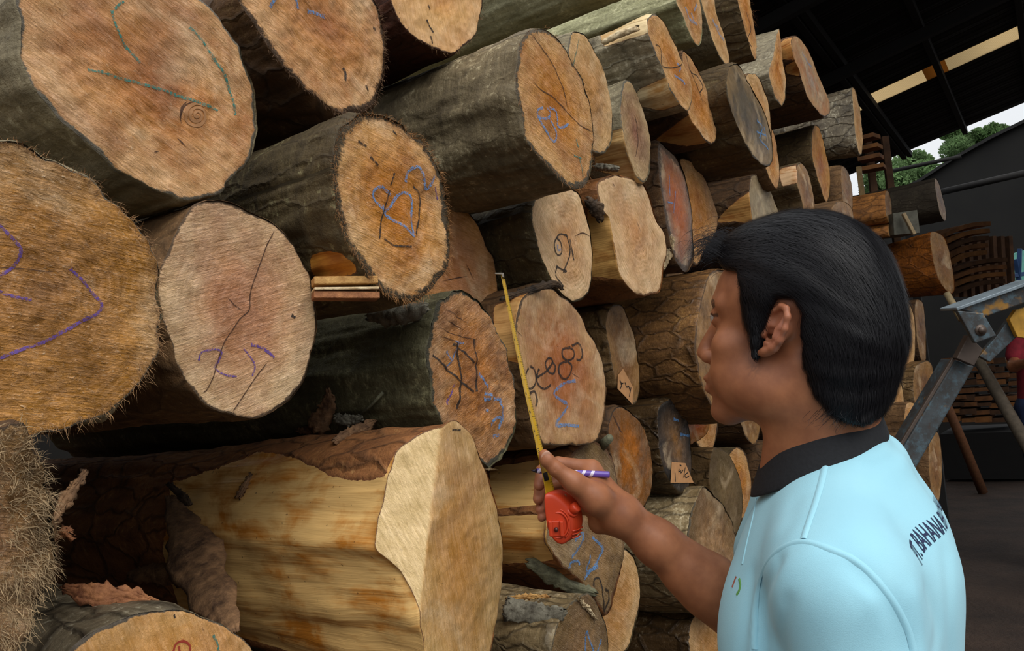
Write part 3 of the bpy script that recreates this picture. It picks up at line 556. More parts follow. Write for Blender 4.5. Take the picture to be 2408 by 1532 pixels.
struct(roof_piece('ceiling', 3.6, x_s0, YN, YP, roofm)); struct(roof_piece('ceiling', x_s1, x_e, YN, YP, roofm))  # near end of the roof extended out of view to shade the far logs
t = NT('translucent_sheet'); g = t.geo(); wv = t.n('TexWave', {'Vector': t.map(g, sc=(1, 1, 1)), 'Scale': 12., 'Distortion': 1.5, 'Detail': 3.}, out=1, wave_type='BANDS', bands_direction='X')
cc = t.mix(wv, srgb('b09a72'), srgb('f3e6cb')); tb = t.n('BsdfTranslucent', {'Color': cc}); db = t.n('BsdfDiffuse', {'Color': cc}); t.t.links.new(t.n('MixShader', {0: .15, 1: tb, 2: db}), t.n_out().inputs[0]); skym = t.m
t = NT('brown_translucent_sheet'); tb = t.n('BsdfTranslucent', {'Color': srgb('8a6a42')}); t.t.links.new(tb, t.n_out().inputs[0]); skyb = t.m
ys_ = [on_roof(2020, 247)[1] + .8, on_roof(2175, 180)[1], on_roof(2228, 158)[1], on_roof(2460, 60)[1]]
sk = empty('skylight', (x_s0, ys_[1], roofz(ys_[1])), 'strip of translucent corrugated sheets glowing with daylight in the dark shed roof', 'skylight')
for i, (a_, b_) in enumerate(zip(ys_[:-1], ys_[1:])):
    o = roof_piece('panel', x_s0, x_s1, a_, b_, skyb if i == 1 else skym, .004, .012); o.parent = sk; o.matrix_parent_inverse = Matrix.Translation(sk.location).inverted()
    if i == 1: o['label'] = 'brown tinted panel'
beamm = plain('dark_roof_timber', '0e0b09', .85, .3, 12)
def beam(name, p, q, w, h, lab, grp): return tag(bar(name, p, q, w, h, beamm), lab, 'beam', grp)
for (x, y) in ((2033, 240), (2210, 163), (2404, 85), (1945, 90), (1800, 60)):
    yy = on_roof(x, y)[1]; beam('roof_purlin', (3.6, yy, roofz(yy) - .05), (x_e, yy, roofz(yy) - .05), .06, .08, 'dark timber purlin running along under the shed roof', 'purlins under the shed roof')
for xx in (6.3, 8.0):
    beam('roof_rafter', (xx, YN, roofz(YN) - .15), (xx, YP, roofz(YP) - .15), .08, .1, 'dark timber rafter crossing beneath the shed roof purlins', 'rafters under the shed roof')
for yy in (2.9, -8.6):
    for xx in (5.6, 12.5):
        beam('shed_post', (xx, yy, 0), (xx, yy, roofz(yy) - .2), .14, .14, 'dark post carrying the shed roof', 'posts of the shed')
wallm = plain('shade_wall_dark', '110e0b', .9, .4, 6)
def slab(name, a, b, th, z0, z1, m=wallm):
    a = np.array([*a, z0], float); b = np.array([*b, z0], float); d = (b - a) / np.linalg.norm(b - a); s = np.array([-d[1], d[0], 0]) * th / 2; z = np.array([0, 0, z1 - z0])
    V = [a - s, a + s, b + s, b - s, a - s + z, a + s + z, b + s + z, b - s + z]
    return struct(mesh(name, V, [(3, 2, 1, 0), (4, 5, 6, 7), (0, 1, 5, 4), (1, 2, 6, 5), (2, 3, 7, 6), (3, 0, 4, 7)], m, smooth=False))
slab('wall_back_shade', (4.9, 3.4), (17.3, 3.4), .06, 0, 3.9)  # wall added to darken the space behind the pile
slab('wall_left_shade', (-2.5, 3.4), (4.88, 3.4), .06, 0, 2.5)  # low wall added so gaps in the pile stay dark
slab('wall_front_shade', (7., -9.1), (22., -9.1), .06, 0, 5.5)  # unseen wall added to keep daylight off the shed floor
# far shed: gable wall and roof slab, at X = 17
def onX(x, y, X): r = rays([(x, y)])[0]; return CAM + r * (X / r[0])
gp = [onX(x, y, 17.) for x, y in ((2030, 505), (2100, 462), (2162, 431), (2244, 378), (2330, 330), (2470, 262))]
bot = [np.array([17., p[1], 0]) for p in gp]; n_ = len(gp)
V = gp + bot; V = V + [v + np.array([.2, 0, 0]) for v in V]
Fc = [(i, i + 1, n_ + i + 1, n_ + i) for i in range(n_ - 1)] + [(2 * n_ + i, 3 * n_ + i, 3 * n_ + i + 1, 2 * n_ + i + 1) for i in range(n_ - 1)] + [(i, 2 * n_ + i, 2 * n_ + i + 1, i + 1) for i in range(n_ - 1)]
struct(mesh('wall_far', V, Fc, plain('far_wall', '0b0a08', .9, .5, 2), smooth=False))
V = []
for p in gp: V += [p + [-.1, 0, .0], p + [6, 0, .0], p + [-.1, 0, .06], p + [6, 0, .06]]
Fc = []
for i in range(n_ - 1): b = 4 * i; Fc += [(b, b + 1, b + 5, b + 4), (b + 2, b + 6, b + 7, b + 3), (b, b + 4, b + 6, b + 2), (b + 1, b + 3, b + 7, b + 5)]
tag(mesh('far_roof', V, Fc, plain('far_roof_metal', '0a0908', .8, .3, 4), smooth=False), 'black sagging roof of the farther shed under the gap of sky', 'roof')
for i, (p1, p2, r_) in enumerate((((2085, 405), (2260, 368), .03), ((2200, 455), (2420, 405), .05))):
    tag(tube('roof_pipe' if i else 'cable', [onX(*p1, 13.5), onX(*p2, 13.5)], r_, beamm), ('dark cable stretched across the gap of sky before the trees', 'dark pipe under the far shed roof at the right edge')[i], ('cable', 'pipe')[i])
# trees beyond
def tree(name, label, cx, cy, R, X, nl, seed, col):
    rs = np.random.RandomState(seed); c = onX(cx, cy, X); rt = empty(name, (c[0], c[1], 0), label, 'tree')
    bl = [(c + rs.normal(0, 1, 3) * R * [.45, .5, .34], R * rs.uniform(.28, .5)) for _ in range(16)]
    which = rs.randint(0, 16, nl); d = rs.normal(0, 1, (nl, 3)); d /= np.linalg.norm(d, axis=1)[:, None]
    ctr = np.array([b[0] for b in bl])[which] + d * np.array([b[1] for b in bl])[which][:, None] * rs.uniform(.55, 1.05, nl)[:, None]
    a = rs.normal(0, 1, (nl, 3)); a /= np.linalg.norm(a, axis=1)[:, None]; b = np.cross(a, rs.normal(0, 1, (nl, 3))); b /= np.linalg.norm(b, axis=1)[:, None]
    s = rs.uniform(.03, .07, nl)[:, None]
    V = np.stack([ctr - a * s, ctr + b * s * .45, ctr + a * s, ctr - b * s * .45], 1).reshape(-1, 3)
    t = NT('leaf'); n1 = t.noise(t.geo(), 1.5, 3); cl = srgb(col); cm = t.mix(t.rng(n1, .35, .65), tuple(x * .45 for x in cl), tuple(x * 1.4 for x in cl))
    dfs = t.n('BsdfDiffuse', {'Color': cm}); tr = t.n('BsdfTranslucent', {'Color': cm}); t.t.links.new(t.n('MixShader', {0: .4, 1: dfs, 2: tr}), t.n_out().inputs[0])
    mesh('crown', V, np.arange(nl * 4).reshape(-1, 4), t.m, rt, smooth=False)
    tube('trunk', [(c[0], c[1], 0), (c[0] + .2, c[1], c[2] * .5), tuple(c)], [.3, .22, .08], plain('tree_bark', '4a4034'), rt)
tree('tree', 'bushy green tree at the left of the sky gap beyond the shed', 2150, 418, .95, 24, 26000, 1, '6f8a5c')
tree('tree', 'tall green tree rising at the right of the sky gap beyond the shed', 2305, 335, .8, 27, 24000, 2, '6c8a58')
# cribbed stacks of sawn boards
boardm = [plain('board_brown', '7a4f2c', .85, .35, 14), plain('board_orange', '8a5a2e', .85, .3, 14), plain('board_dark', '543822', .85, .35, 14)]
rs = np.random.RandomState(8); G1 = 'slats of the cribbed stack beside the pile'
for i in range(7):
    y0 = 322 + i * 24 + (38 if i > 3 else 0); x0 = 2022 + (10 if i > 3 else 0); x1 = 2062 + 7 * min(i, 4) + rs.randint(-3, 4)
    tag(bar('board', W(x0, y0 + 8, 6.0), W(x1, y0 - 3, 5.9), .12, .032, boardm[i % 2], up=M[:, 2] * -1 + [0, 0, .0] if False else (0, 0, 1)), ('pale slat of the cribbed stack above its gap', 'slat of the cribbed stack below its gap')[i > 3], 'board', G1 + (' lower' if i > 3 else ' upper'))
def ground(p): return np.array([p[0], p[1], 0.])
for i, xx in enumerate((2040, 2080)):
    tag(bar('board', W(xx, 322, 6.12), ground(W(xx + 22, 560, 6.12)), .05, .05, boardm[2]), ('dark upright behind the slats, next to the pile', 'dark upright behind the slats, at their right ends')[i], 'board')
tag(bar('stake', W(2019, 392, 5.6), W(2034, 505, 5.6), .035, .035, plain('stake_wood', '8a7048', .8)), 'pale upright stake at the left side of the cribbed slats', 'stake')
tag(prism('stone_block', ((2100, 502), (2157, 494), (2164, 548), (2103, 553)), 4.9, .25, plain('grey_slab', '5f5d52', .9)), 'grey flat block lying on the crosswise logs', 'block')
tag(bar('stick', W(2124, 502, 4.86), W(2150, 552, 4.84), .03, .02, plain('pale_stick', 'a08a68', .8)), 'pale stick leaning across the grey block', 'stick')
for i in range(9):
    y0 = 548 + i * 17; x0 = 2225 + i * 3; x1 = 2330 + (i > 4) * 50 - i * 2; p = [W(x0 + (x1 - x0) * q, y0 - 26 * q - 8 * math.sin(q * 3.1) + 4, 7.2 - .5 * q) for q in np.linspace(0, 1, 6)]
    V = []; 
    for q in p: V += [q + M[:, 1] * -.0 + np.array([0, 0, s_ * .018]) + M[:, 2] * d_ for s_ in (-1, 1) for d_ in (0, .5)]
    Fc = []
    for j in range(5): b = 4 * j; c = b + 4; Fc += [(b, b + 1, c + 1, c), (b + 2, c + 2, c + 3, b + 3), (b, c, c + 2, b + 2), (b + 1, b + 3, c + 3, c + 1)]
    Fc += [(0, 2, 3, 1), (20, 21, 23, 22)]
    tag(mesh('board', V, Fc, boardm[i % 3], smooth=False), 'long warped board in the dim stack right of the orange stripped log', 'board', 'warped boards of the dim stack')
for i in range(8): tag(bar('sticker', W(2238 + i * 19, 556, 7.25), W(2246 + i * 19, 700, 7.25), .04, .06, boardm[2]), 'short spacer block between the warped boards', 'spacer', 'spacers of the dim stack')
n_ = 0
for r_ in range(9):
    for c_ in range(5):
        px = 2240 + c_ * 36 + rs.randint(-8, 8); py = 850 + r_ * 17 + rs.randint(-2, 3); p = W(px, py, 10.)
        V = box_v(p + [.3, 0, 0], (np.array([1, .0, 0]), np.array([0, 1, 0]), np.array([0, 0, 1])), (.4, rs.uniform(.06, .13), rs.uniform(.02, .037)))
        tag(mesh('plank', V, BF, boardm[rs.randint(0, 3)], smooth=False), 'plank end in the low stack on the floor behind the leaning poles', 'plank', 'planks of the low stack')
_a = W(2235, 1010, 10.2); _b = W(2450, 1000, 10.2)
tag(mesh('platform', box_v([(_a[0] + _b[0]) / 2 + .2, (_a[1] + _b[1]) / 2, _b[2] / 2], np.eye(3), (.8, abs(_a[1] - _b[1]) / 2 + .1, _b[2] / 2 - .01)), BF, beamm, smooth=False), 'dark low platform carrying the low plank stack', 'platform')
tag(tube('pole', [W(2300, 845, 5.6), W(2345, 925, 5.5), W(2640, 1440, 1.38 / -rays([(2640, 1440)])[0][2])], [.035, .04, .045], plain('pole_grey', '5c5142', .8)), 'grey round pole leaning down to the right edge', 'pole')
tag(tube('pole', [W(2228, 955, 8.6), W(2262, 1035, 8.7), W(2312, 1158, 1.38 / -rays([(2312, 1158)])[0][2])], [.05, .052, .054], plain('pole_brown', '7a4e30', .8), n=5), 'reddish brown stick standing on the floor below the steel arm', 'pole')
tag(tube('pole', [W(2226, 690, 4.9), W(2262, 752, 4.8)], [.02, .022], plain('pole_pale', 'a3906c', .8)), 'short pale stick ending at the corner of the steel arm', 'pole')
cy = plain('cyan_light_sheet', '6fb3a6', .6, .15, 8); bl = plain('blue_paint', '1f3f6a', .6, .2, 8)
fr = empty('blue_frame', W(2385, 640, 12), 'blue painted frame in front of a cyan sheet standing in for light coming through at the right edge', 'frame')
prism('light_patch', ((2345, 640), (2388, 595), (2440, 580), (2440, 700), (2350, 700)), 12.2, .02, cy, fr, 0)  # cyan light coming through, put into the colour of a flat sheet
for a_, b_ in (((2378, 612), (2372, 690)), ((2388, 610), (2402, 692)), ((2355, 655), (2430, 640)), ((2398, 585), (2394, 700)), ((2350, 676), (2430, 664))): bar('strut', W(*a_, 12.), W(*b_, 12.), .06, .06, bl, fr)
# steel arm of a loading machine
t = NT('worn_steel_paint'); g = t.geo(); n1 = t.noise(g, 9, 5, .65); n2 = t.noise(t.map(g, loc=(3, 1, 2)), 30, 5, .7)
cs = t.mix(t.rng(n1, .35, .62), srgb('3c3a38'), srgb('4f565a')); cs = t.mix(t.rng(n2, .5, .62, 0, .6), cs, srgb('5a7480')); cs = t.mix(t.rng(t.noise(g, 6, 4, .7), .60, .66, 0, .85), cs, srgb('a87a2c'))
cs = t.mix(t.rng(n2, .3, .42, .6, 0), cs, srgb('4a3020')); steel = t.out(cs, .55, n2, .3, .002, Metallic=.3)
yel = plain('yellow_worn_paint', 'b98a2e', .6, .3, 25); bare = plain('bare_brown_steel', '5b4f47', .5, .2, 20, Metallic=.4)
arm = empty('steel_arm', W(2270, 860, 2.6), 'worn blue grey steel arm with a bolted joint and yellow paint patches', 'machine arm')
prism('main_tube', ((2246, 846), (2293, 862), (2150, 1110), (2090, 1130), (2128, 1045)), 2.6, .09, steel, arm, .006)
prism('side_rail', ((2240, 842), (2247, 846), (2122, 1052), (2112, 1052)), 2.585, .012, bare, arm, .002)
prism('link', ((2278, 789), (2312, 822), (2291, 861), (2250, 843)), 2.56, .03, bare, arm)
prism('upper_beam', ((2250, 727), (2440, 664), (2440, 703), (2319, 745)), 2.52, .07, steel, arm, .004)
prism('top_flange', ((2249, 724), (2440, 655), (2440, 664), (2252, 731)), 2.5, .1, plain('pale_steel', '7d8a92', .5, .3, 20, Metallic=.3), arm)
prism('joint_plate', ((2251, 731), (2313, 737), (2344, 790), (2294, 808)), 2.5, .018, steel, arm, .003)
pb = W(2306, 777, 2.5); b_ = tube('bolt', [pb + M[:, 2] * .004, pb - M[:, 2] * .012], .0115, bare, arm, 6); tube('washer', [pb + M[:, 2] * .003, pb - M[:, 2] * .003], .018, bare, b_, 18)
prism('rear_link', ((2344, 791), (2371, 753), (2392, 792), (2328, 852), (2303, 838)), 2.58, .02, steel, arm)
prism('lug', ((2374, 752), (2390, 729), (2440, 718), (2440, 800), (2393, 793)), 2.56, .02, yel, arm)['label'] = 'yellow painted lug'
bar('foot', W(2110, 1110, 2.62), np.array([*W(2040, 1230, 2.64)[:2], 0.]), .09, .09, steel, arm)

for k_ in '2569748':
    G = LOGOBJ[k_]; c_ = G.root.location; p_ = np.array(c_) + G.B[1] * .22; p_[2] -= G.rad * .9
    tag(bar('rack_post', p_, ground(p_), .05, .05, beamm, up=(1, 0, 0)), 'dark upright carrying one of the turned logs beyond the head', 'post', 'uprights under the turned logs')
# ---------------------------------------------------------------- chalk, cracks, tags, loose bark
SPIR = ' '.join('%.1f,%.1f' % (462 + (2 + .95 * i) * math.cos(i * .62) * .95, 272 + (2 + .95 * i) * math.sin(i * .62)) for i in range(30))
MK = [
 ('a', 'teal', 7, '262,25 270,58 290,100 308,122 330,148|290,2 268,22|443,65 470,95 500,140 530,185 547,230 555,270|205,165 245,174 290,186 330,195 375,208 420,225 465,240 512,261'),
 ('a', 'knot', 7, SPIR), ('a', 'crack', 3, '428,290 426,268 436,248 456,240 478,246'), ('a', 'crack', 5, '416,323 428,336 437,346|424,276 427,254 440,238|362,358 376,355'),
 ('b', 'blue', 10, '642,-5 633,18|690,-5 700,22|722,26 742,33 762,40'), ('b', 'black', 7, '878,64 884,70|806,160 812,172 811,190|862,200 868,214'),
 ('c', 'black', 6, '1003,46 1010,60 1020,76|1014,84 1018,102|1006,12 1012,22'),
 ('d', 'purple', 8, '-6,524 22,556 46,590 34,624 14,640 -6,652|-6,678 20,694 45,702 72,706|160,634 190,660 222,692 241,716 228,738 190,756 145,782 95,808 40,826 -6,846'), ('d', 'crack', 2.5, '-4,628 60,634 125,640'),
 ('e', 'crack', 2.8, '645,542 626,580 611,620 598,655 586,690 583,730 560,752 540,785 525,810 516,842 505,880 488,915 476,926|530,700 546,716 568,732|628,850 600,890 560,950 545,972'),
 ('e', 'purple', 5, '468,848 474,830 504,822 521,828 516,848 508,866 530,882 556,886|573,820 588,838 600,862 594,884'), ('e', 'purple', 8, '590,811 612,817 628,827 643,842'), ('e', 'black', 9, '687,741 695,748'),
 ('f', 'blue', 8, '906,498 890,480 877,462 880,446 896,440 908,448 920,458|900,482 906,500 925,515 950,532 976,557|908,496 922,485 930,468 945,454 962,457 969,474 968,510 974,550|953,428 956,406 976,394 990,414 1001,446 1019,416'),
 ('f', 'black', 5, '924,408 918,436|917,448 909,482 900,512 893,562|972,438 990,462 988,500 981,552|903,562 930,577 968,580'), ('f', 'black', 6, '838,333 858,346'), ('f', 'black', 6, '869,369 886,390'), ('f', 'black', 6, '923,308 932,318'), ('f', 'purple', 4, '1020,440 1030,470'),
 ('g', 'blue', 7, '1278,254 1264,258 1262,272 1276,280 1290,276 1296,264 1288,254|1264,276 1274,296 1290,322 1303,334 1306,312 1298,290 1290,278|1295,254 1308,260 1312,278 1312,296 1322,300 1337,291'), ('g', 'teal', 5, '1354,328 1359,348|1348,366 1366,374|1362,376 1366,396 1369,418'),
 ('g', 'crack', 2.6, '1250,192 1272,212 1300,228 1330,258 1362,292 1393,312|1246,78 1268,108 1296,150 1320,200 1334,252'),
 ('h', 'teal', 3, '1361,92 1352,128 1347,154'), ('i', 'crack', 3, '1492,270 1498,300 1500,340 1494,370'),
 ('j', 'blue', 6, '1590,150 1600,158 1596,168|1584,178 1604,190 1610,200'), ('j', 'black', 3, '1540,106 1551,112 1554,150 1566,160 1592,158 1604,148 1596,128'),
 ('k', 'black', 3, '1614,132 1624,168 1640,178 1652,204 1646,218|1624,168 1640,200 1652,240'),
 ('l', 'paleblue', 8, '1612,16 1622,44 1640,58|1625,30 1634,56|1638,10 1630,26'), ('m', 'paleblue', 8, '1674,46 1688,76 1702,94|1682,58 1690,70'), ('n', 'black', 3, '1755,28 1765,70 1758,92 1768,110'),
 ('p', 'paleblue', 7, '1886,124 1898,146 1908,158'), ('r', 'blue', 5, '1779,284 1790,300 1785,326|1778,310 1800,320|1786,330 1806,352|1795,300 1802,330'),
 ('v', 'blue', 4, '1573,412 1574,462|1568,476 1583,478|1588,450 1584,502'),
 ('x', 'black', 5, '1332,554 1316,551 1304,566 1303,586 1313,601 1322,592 1319,570 1308,560|1332,554 1341,586 1336,616 1325,640 1333,637|1310,625 1320,633 1333,637|1312,626 1309,648 1326,674|1340,562 1350,612'), ('x', 'blue', 7, '1311,576 1312,590 1319,586'), ('x', 'crack', 4, '1352,556 1370,548 1388,556'),
 ('y', 'crack', 3, '1497,520 1505,545|1440,430 1445,440'),
 ('A', 'black', 6, '1067,806 1075,850 1080,900 1074,962|1018,836 1048,868 1076,896 1112,922|1058,810 1085,828 1106,856|1107,798 1112,850 1116,922'), ('A', 'blue', 5, '1046,866 1060,845 1072,808|1044,826 1056,850|1062,804 1086,808'),
 ('A', 'blue', 9, '1122,880 1132,896 1142,912|1134,926 1150,930|1133,941 1147,940|1155,938 1176,940|1176,936 1178,990|1152,1002 1160,986 1175,984 1172,1010|1163,1026 1176,1024|1143,965 1148,967'), ('A', 'purple', 4, '1066,906 1052,952'),
 ('A', 'crack', 2, '1024,770 1060,785 1110,800|1026,790 1070,806|1040,752 1090,778|1112,800 1114,900|1040,726 1100,760'),
 ('B', 'black', 5, '1063,1011 1082,1012'), ('C', 'red', 6, '404,1535 412,1515 428,1508 443,1518 442,1535|418,1520 420,1535'), ('C', 'teal', 7, '499,1494 508,1514 510,1535'), ('C', 'black', 5, '408,1446 410,1454'),
 ('E', 'blue', 8, '1355,1272 1372,1254 1364,1290 1346,1312|1340,1338 1342,1326 1362,1320 1366,1330|1394,1264 1416,1290 1402,1330 1374,1362|1390,1306 1382,1346 1408,1332'), ('E', 'black', 6, '1396,1380 1400,1362 1412,1364 1416,1400 1422,1442|1422,1386 1433,1396 1428,1420 1420,1444'),
 ('H', 'blue', 7, '1376,1535 1380,1486 1388,1510 1396,1535|1404,1535 1415,1504'),
 ('I', 'black', 6, '1242,866 1235,882 1234,906 1243,915 1254,910 1261,892 1256,870 1246,862|1268,868 1262,888 1267,908 1280,915 1294,906|1262,888 1278,878 1290,866 1299,850 1290,842 1282,854 1286,870 1298,880 1304,864 1297,850|1338,818 1322,822 1320,838 1332,848 1345,842 1346,826 1336,816|1330,850 1313,858 1312,878 1324,892 1336,884 1342,862 1332,850|1343,814 1358,808 1367,824 1363,846 1352,846|1244,926 1256,920 1261,938 1258,956'),
 ('I', 'blue', 8, '1350,896 1324,903 1300,926 1318,942 1334,954 1318,980 1305,1001 1330,1000 1358,1003'), ('I', 'crack', 3, '1212,778 1228,792|1340,876 1360,890'),
 ('F', 'crack', 6, '1440,975 1456,1010 1464,1020'), ('K', 'blue', 7, '1584,986 1596,990|1600,1022 1620,1026'), ('z', 'crack', 2.5, '1040,662 1070,655 1098,650|1096,620 1112,660')]
MARKM['knot'] = None
t = NT('knot_wood'); nn = t.noise(t.geo(), 120, 3); MARKM['knot'] = t.out(t.mix(nn, srgb('94663f'), srgb('b58558')), .8)
for k, kind, w, st in MK: marks(k, kind, st.split('|'), w, 'crack' if kind == 'crack' else 'knot' if kind == 'knot' else 'chalk_mark')
bpy.context.view_layer.update()
DG = bpy.context.evaluated_depsgraph_get()
def depth_at(x, y, dflt=1.2):
    r = rays([(x, y)])[0]; ok, p, *_ = sc.ray_cast(DG, Vector(tuple(CAM)), Vector(tuple(r)).normalized()); return cdepth(np.array(p)) if ok else dflt
def scrap_mat(c1, c2, sc_=60):
    t = NT('loose_bark'); g = t.geo(); n = t.noise(g, sc_, 5, .7); n2 = t.noise(g, 25, 3)
    return t.out(t.mix(t.rng(t.math('ADD', t.math('MULTIPLY', n, .6), t.math('MULTIPLY', n2, .4)), .38, .62), srgb(c1), srgb(c2)), .8, n, .8, .004)
SM = dict(br=scrap_mat('4a3220', '9a7450'), gr=scrap_mat('4c463a', '96917f'), rd=scrap_mat('6e3f26', 'b87c4e'), cr=scrap_mat('b39468', 'f0dcb4'), ms=scrap_mat('3c3a2a', '75745a'), yl=scrap_mat('9a6a34', 'd9aa66'), dk=scrap_mat('2a2017', '5a4632'))
def scrap(label, m, spine, wid, curl, lift=.012, th=.003, name='bark_scrap', cat='bark', seed=0, rot=0., zo=None):
    S = PP(spine); Z = np.array([depth_at(x, y) for x, y in S]); Z = np.minimum(Z, np.median(Z) + .03) - lift if zo is None else np.array(zo)
    if len(Z) > 2 and zo is None: Z = np.polyval(np.polyfit(range(len(Z)), Z, 1), range(len(Z)))
    P = open_spline([W(x, y, z) for (x, y), z in zip(S, Z)], 26); n = len(P); T = np.gradient(P, axis=0); T /= np.linalg.norm(T, axis=1)[:, None]
    view = P - CAM; view /= np.linalg.norm(view, axis=1)[:, None]; side = np.cross(T, view); side /= np.linalg.norm(side, axis=1)[:, None]; up = -np.cross(T, side) * 1.; up *= np.sign((up * -view).sum(1))[:, None]
    wm = np.interp(np.linspace(0, 1, n), np.linspace(0, 1, len(wid)), wid) / F * cdepth(P.mean(0)); c = math.radians(curl); nc = 15; V = []
    for i in range(n):
        wi = wm[i] * (1 + .18 * noise([[i * .9, seed, 0]], 3)[0]); 
        if i in (0, n - 1): wi *= .55
        R = wi / 2 / math.sin(min(c, math.pi) / 2) if c > .05 else 1e3; R = wi / c if c > math.pi else R
        for j in range(nc):
            a = rot + (j / (nc - 1) - .5) * c; q = (math.sin(a) * R, (math.cos(a) - math.cos(c / 2)) * R * 1.) if c > .05 else ((j / (nc - 1) - .5) * wi, 0)
            jit = noise([[i * .8, j * .8, seed]], 7)[0] * .0022; eg = (noise([[i * 1.7, seed, j]], 9)[0] * .004 if j in (0, nc - 1) else 0)
            V.append(P[i] + side[i] * (q[0] + eg) + up[i] * (q[1] + jit) + T[i] * (noise([[j * 1.1, seed, 5 * (i > n / 2)]], 4)[0] * .006 if i in (0, 1, n - 2, n - 1) else 0))
    Fc = [(i * nc + j, i * nc + j + 1, (i + 1) * nc + j + 1, (i + 1) * nc + j) for i in range(n - 1) for j in range(nc - 1)]
    o = mesh(name, V, Fc, SM[m]); sm = o.modifiers.new('solid', 'SOLIDIFY'); sm.thickness = th; sm.offset = 0
    return tag(o, label, cat)
scrap('curled grey bark shred hanging below the blue chalked shaggy log', 'gr', '868,742 915,742 960,738 1006,722', (26, 46, 44, 18), 170, .02, seed=1)
scrap('upright torn brown bark piece standing on the peeled yellow log', 'br', '742,1012 762,975 772,945 771,914', (46, 44, 30, 8), 80, .03, seed=2)
scrap('flat light brown bark scrap lying on the peeled yellow log', 'br', '785,1038 820,1022 850,1008 882,992', (16, 28, 26, 10), 60, .02, seed=3)
scrap('small tangled shred beside the upright bark piece', 'gr', '790,985 820,990 850,984', (22, 26, 12), 90, .03, seed=4)
scrap('torn ragged bark sliver left of the upright bark piece', 'br', '700,1014 722,1012 745,1002', (6, 16, 14), 50, .02, seed=14)
tag(tube('twig', [W(840, 982, depth_at(840, 990) - .03), W(872, 955, depth_at(872, 1000) - .04), W(900, 924, depth_at(872, 1000) - .05)], [.0016, .002, .0028], SM['ms']), 'thin mossy twig sticking up from the scraps on the peeled yellow log', 'twig')
_z = depth_at(800, 640) - .01
for a_, b_, w_, h_, m_, lb in (((735, 664), (884, 662), .03, .010, 'yl', 'pale split slab under the shaggy blue chalked log, the upper one'), ((735, 684), (886, 682), .034, .0035, 'cr', 'cream edged split slab under the shaggy blue chalked log, the lower one'), ((735, 697), (888, 698), .03, .009, 'rd', 'brown torn slab right under the cream edged one')):
    tag(bar('split_slab', W(*a_, _z - .02), W(*b_, _z + .01), w_, h_, SM[m_], bv=.0012), lb, 'slab')
scrap('brown ridged splinter sticking up beside the shaggy log end', 'br', '122,1228 148,1185 176,1145 202,1112', (24, 26, 20, 10), 70, .0, seed=7, zo=(.70, .71, .72, .73))
scrap('little red brown curl of bark low beside the shaggy log end', 'rd', '138,1262 152,1250 166,1258', (16, 18, 12), 150, .0, seed=8, zo=(.72, .72, .72))
scrap('orange brown bark slab lying over the bottom left log', 'rd', '150,1384 215,1398 290,1402 366,1416', (14, 46, 44, 8), 55, .02, seed=9, zo=(.80, .79, .80, .82))
scrap('long grey brown bark strip draped over the peeled yellow log', 'br', '408,1150 425,1225 462,1315 500,1400 552,1492', (38, 72, 120, 96, 30), 70, .012, seed=10)
scrap('dark rolled bark at the upper end of the long draped strip', 'dk', '398,1140 425,1165 448,1190', (14, 26, 20), 200, .03, seed=11)
scrap('dark curled bark bridging behind the orange brown slab', 'br', '305,1358 350,1350 400,1350 450,1348', (26, 40, 48, 50), 120, .02, seed=12)
scrap('mossy curled bark strip below the tape measure', 'ms', '1238,1322 1290,1345 1340,1376 1402,1396', (18, 44, 36, 10), 100, .02, seed=13)
scrap('cream rolled bark standing out on the blue marked jutting log', 'cr', '1420,100 1455,82 1500,66', (26, 34, 30), 290, .02, seed=15)
scrap('short grey bark tube wedged above the two-lobed log', 'gr', '1398,392 1425,394 1453,398', (22, 24, 20), 190, .03, seed=17)
scrap('dark bark flake wedged between the 82 log and the two-lobed log', 'dk', '1378,470 1402,490 1412,520', (18, 34, 14), 80, .02, seed=18)
scrap('thin pale bark flap on the right edge of the two-lobed log', 'cr', '1580,556 1576,592 1562,632', (10, 14, 5), 20, .01, seed=19)
scrap('rootlike dark bark strands above the red sigma log', 'dk', '1178,704 1230,688 1300,668 1322,680', (8, 14, 16, 6), 100, .03, seed=20)
scrap('pale splinter stuck on the blue N log', 'cr', '1360,1408 1382,1432 1402,1456', (3, 8, 3), 30, .01, seed=21)
scrap('loose silver bark plate on top of the blue N log', 'gr', '1188,1432 1240,1440 1290,1448 1330,1440', (52, 50, 48, 20), 35, .012, seed=22)
scrap('orange bark sliver resting on the silver bark plate', 'yl', '1195,1408 1240,1404 1290,1404', (6, 10, 5), 60, .03, seed=23)
scrap('pale fibre hanging at the foot of the axe-hewn log end', 'cr', '1122,1100 1150,1104 1178,1106', (3, 4, 2), 20, .01, .001, seed=24)
scrap('brown shred on the wedge cut rim of the peeled yellow log', 'br', '560,1168 575,1145 588,1120', (12, 12, 7), 60, .008, seed=25)
tag(tube('branch_stub', [W(1412, 1052, depth_at(1440, 1090) - .01), W(1434, 1030, depth_at(1440, 1090) - .05)], [.012, .009], SM['ms'], n=14), 'small round branch stub beside the blue sigma log', 'stub')
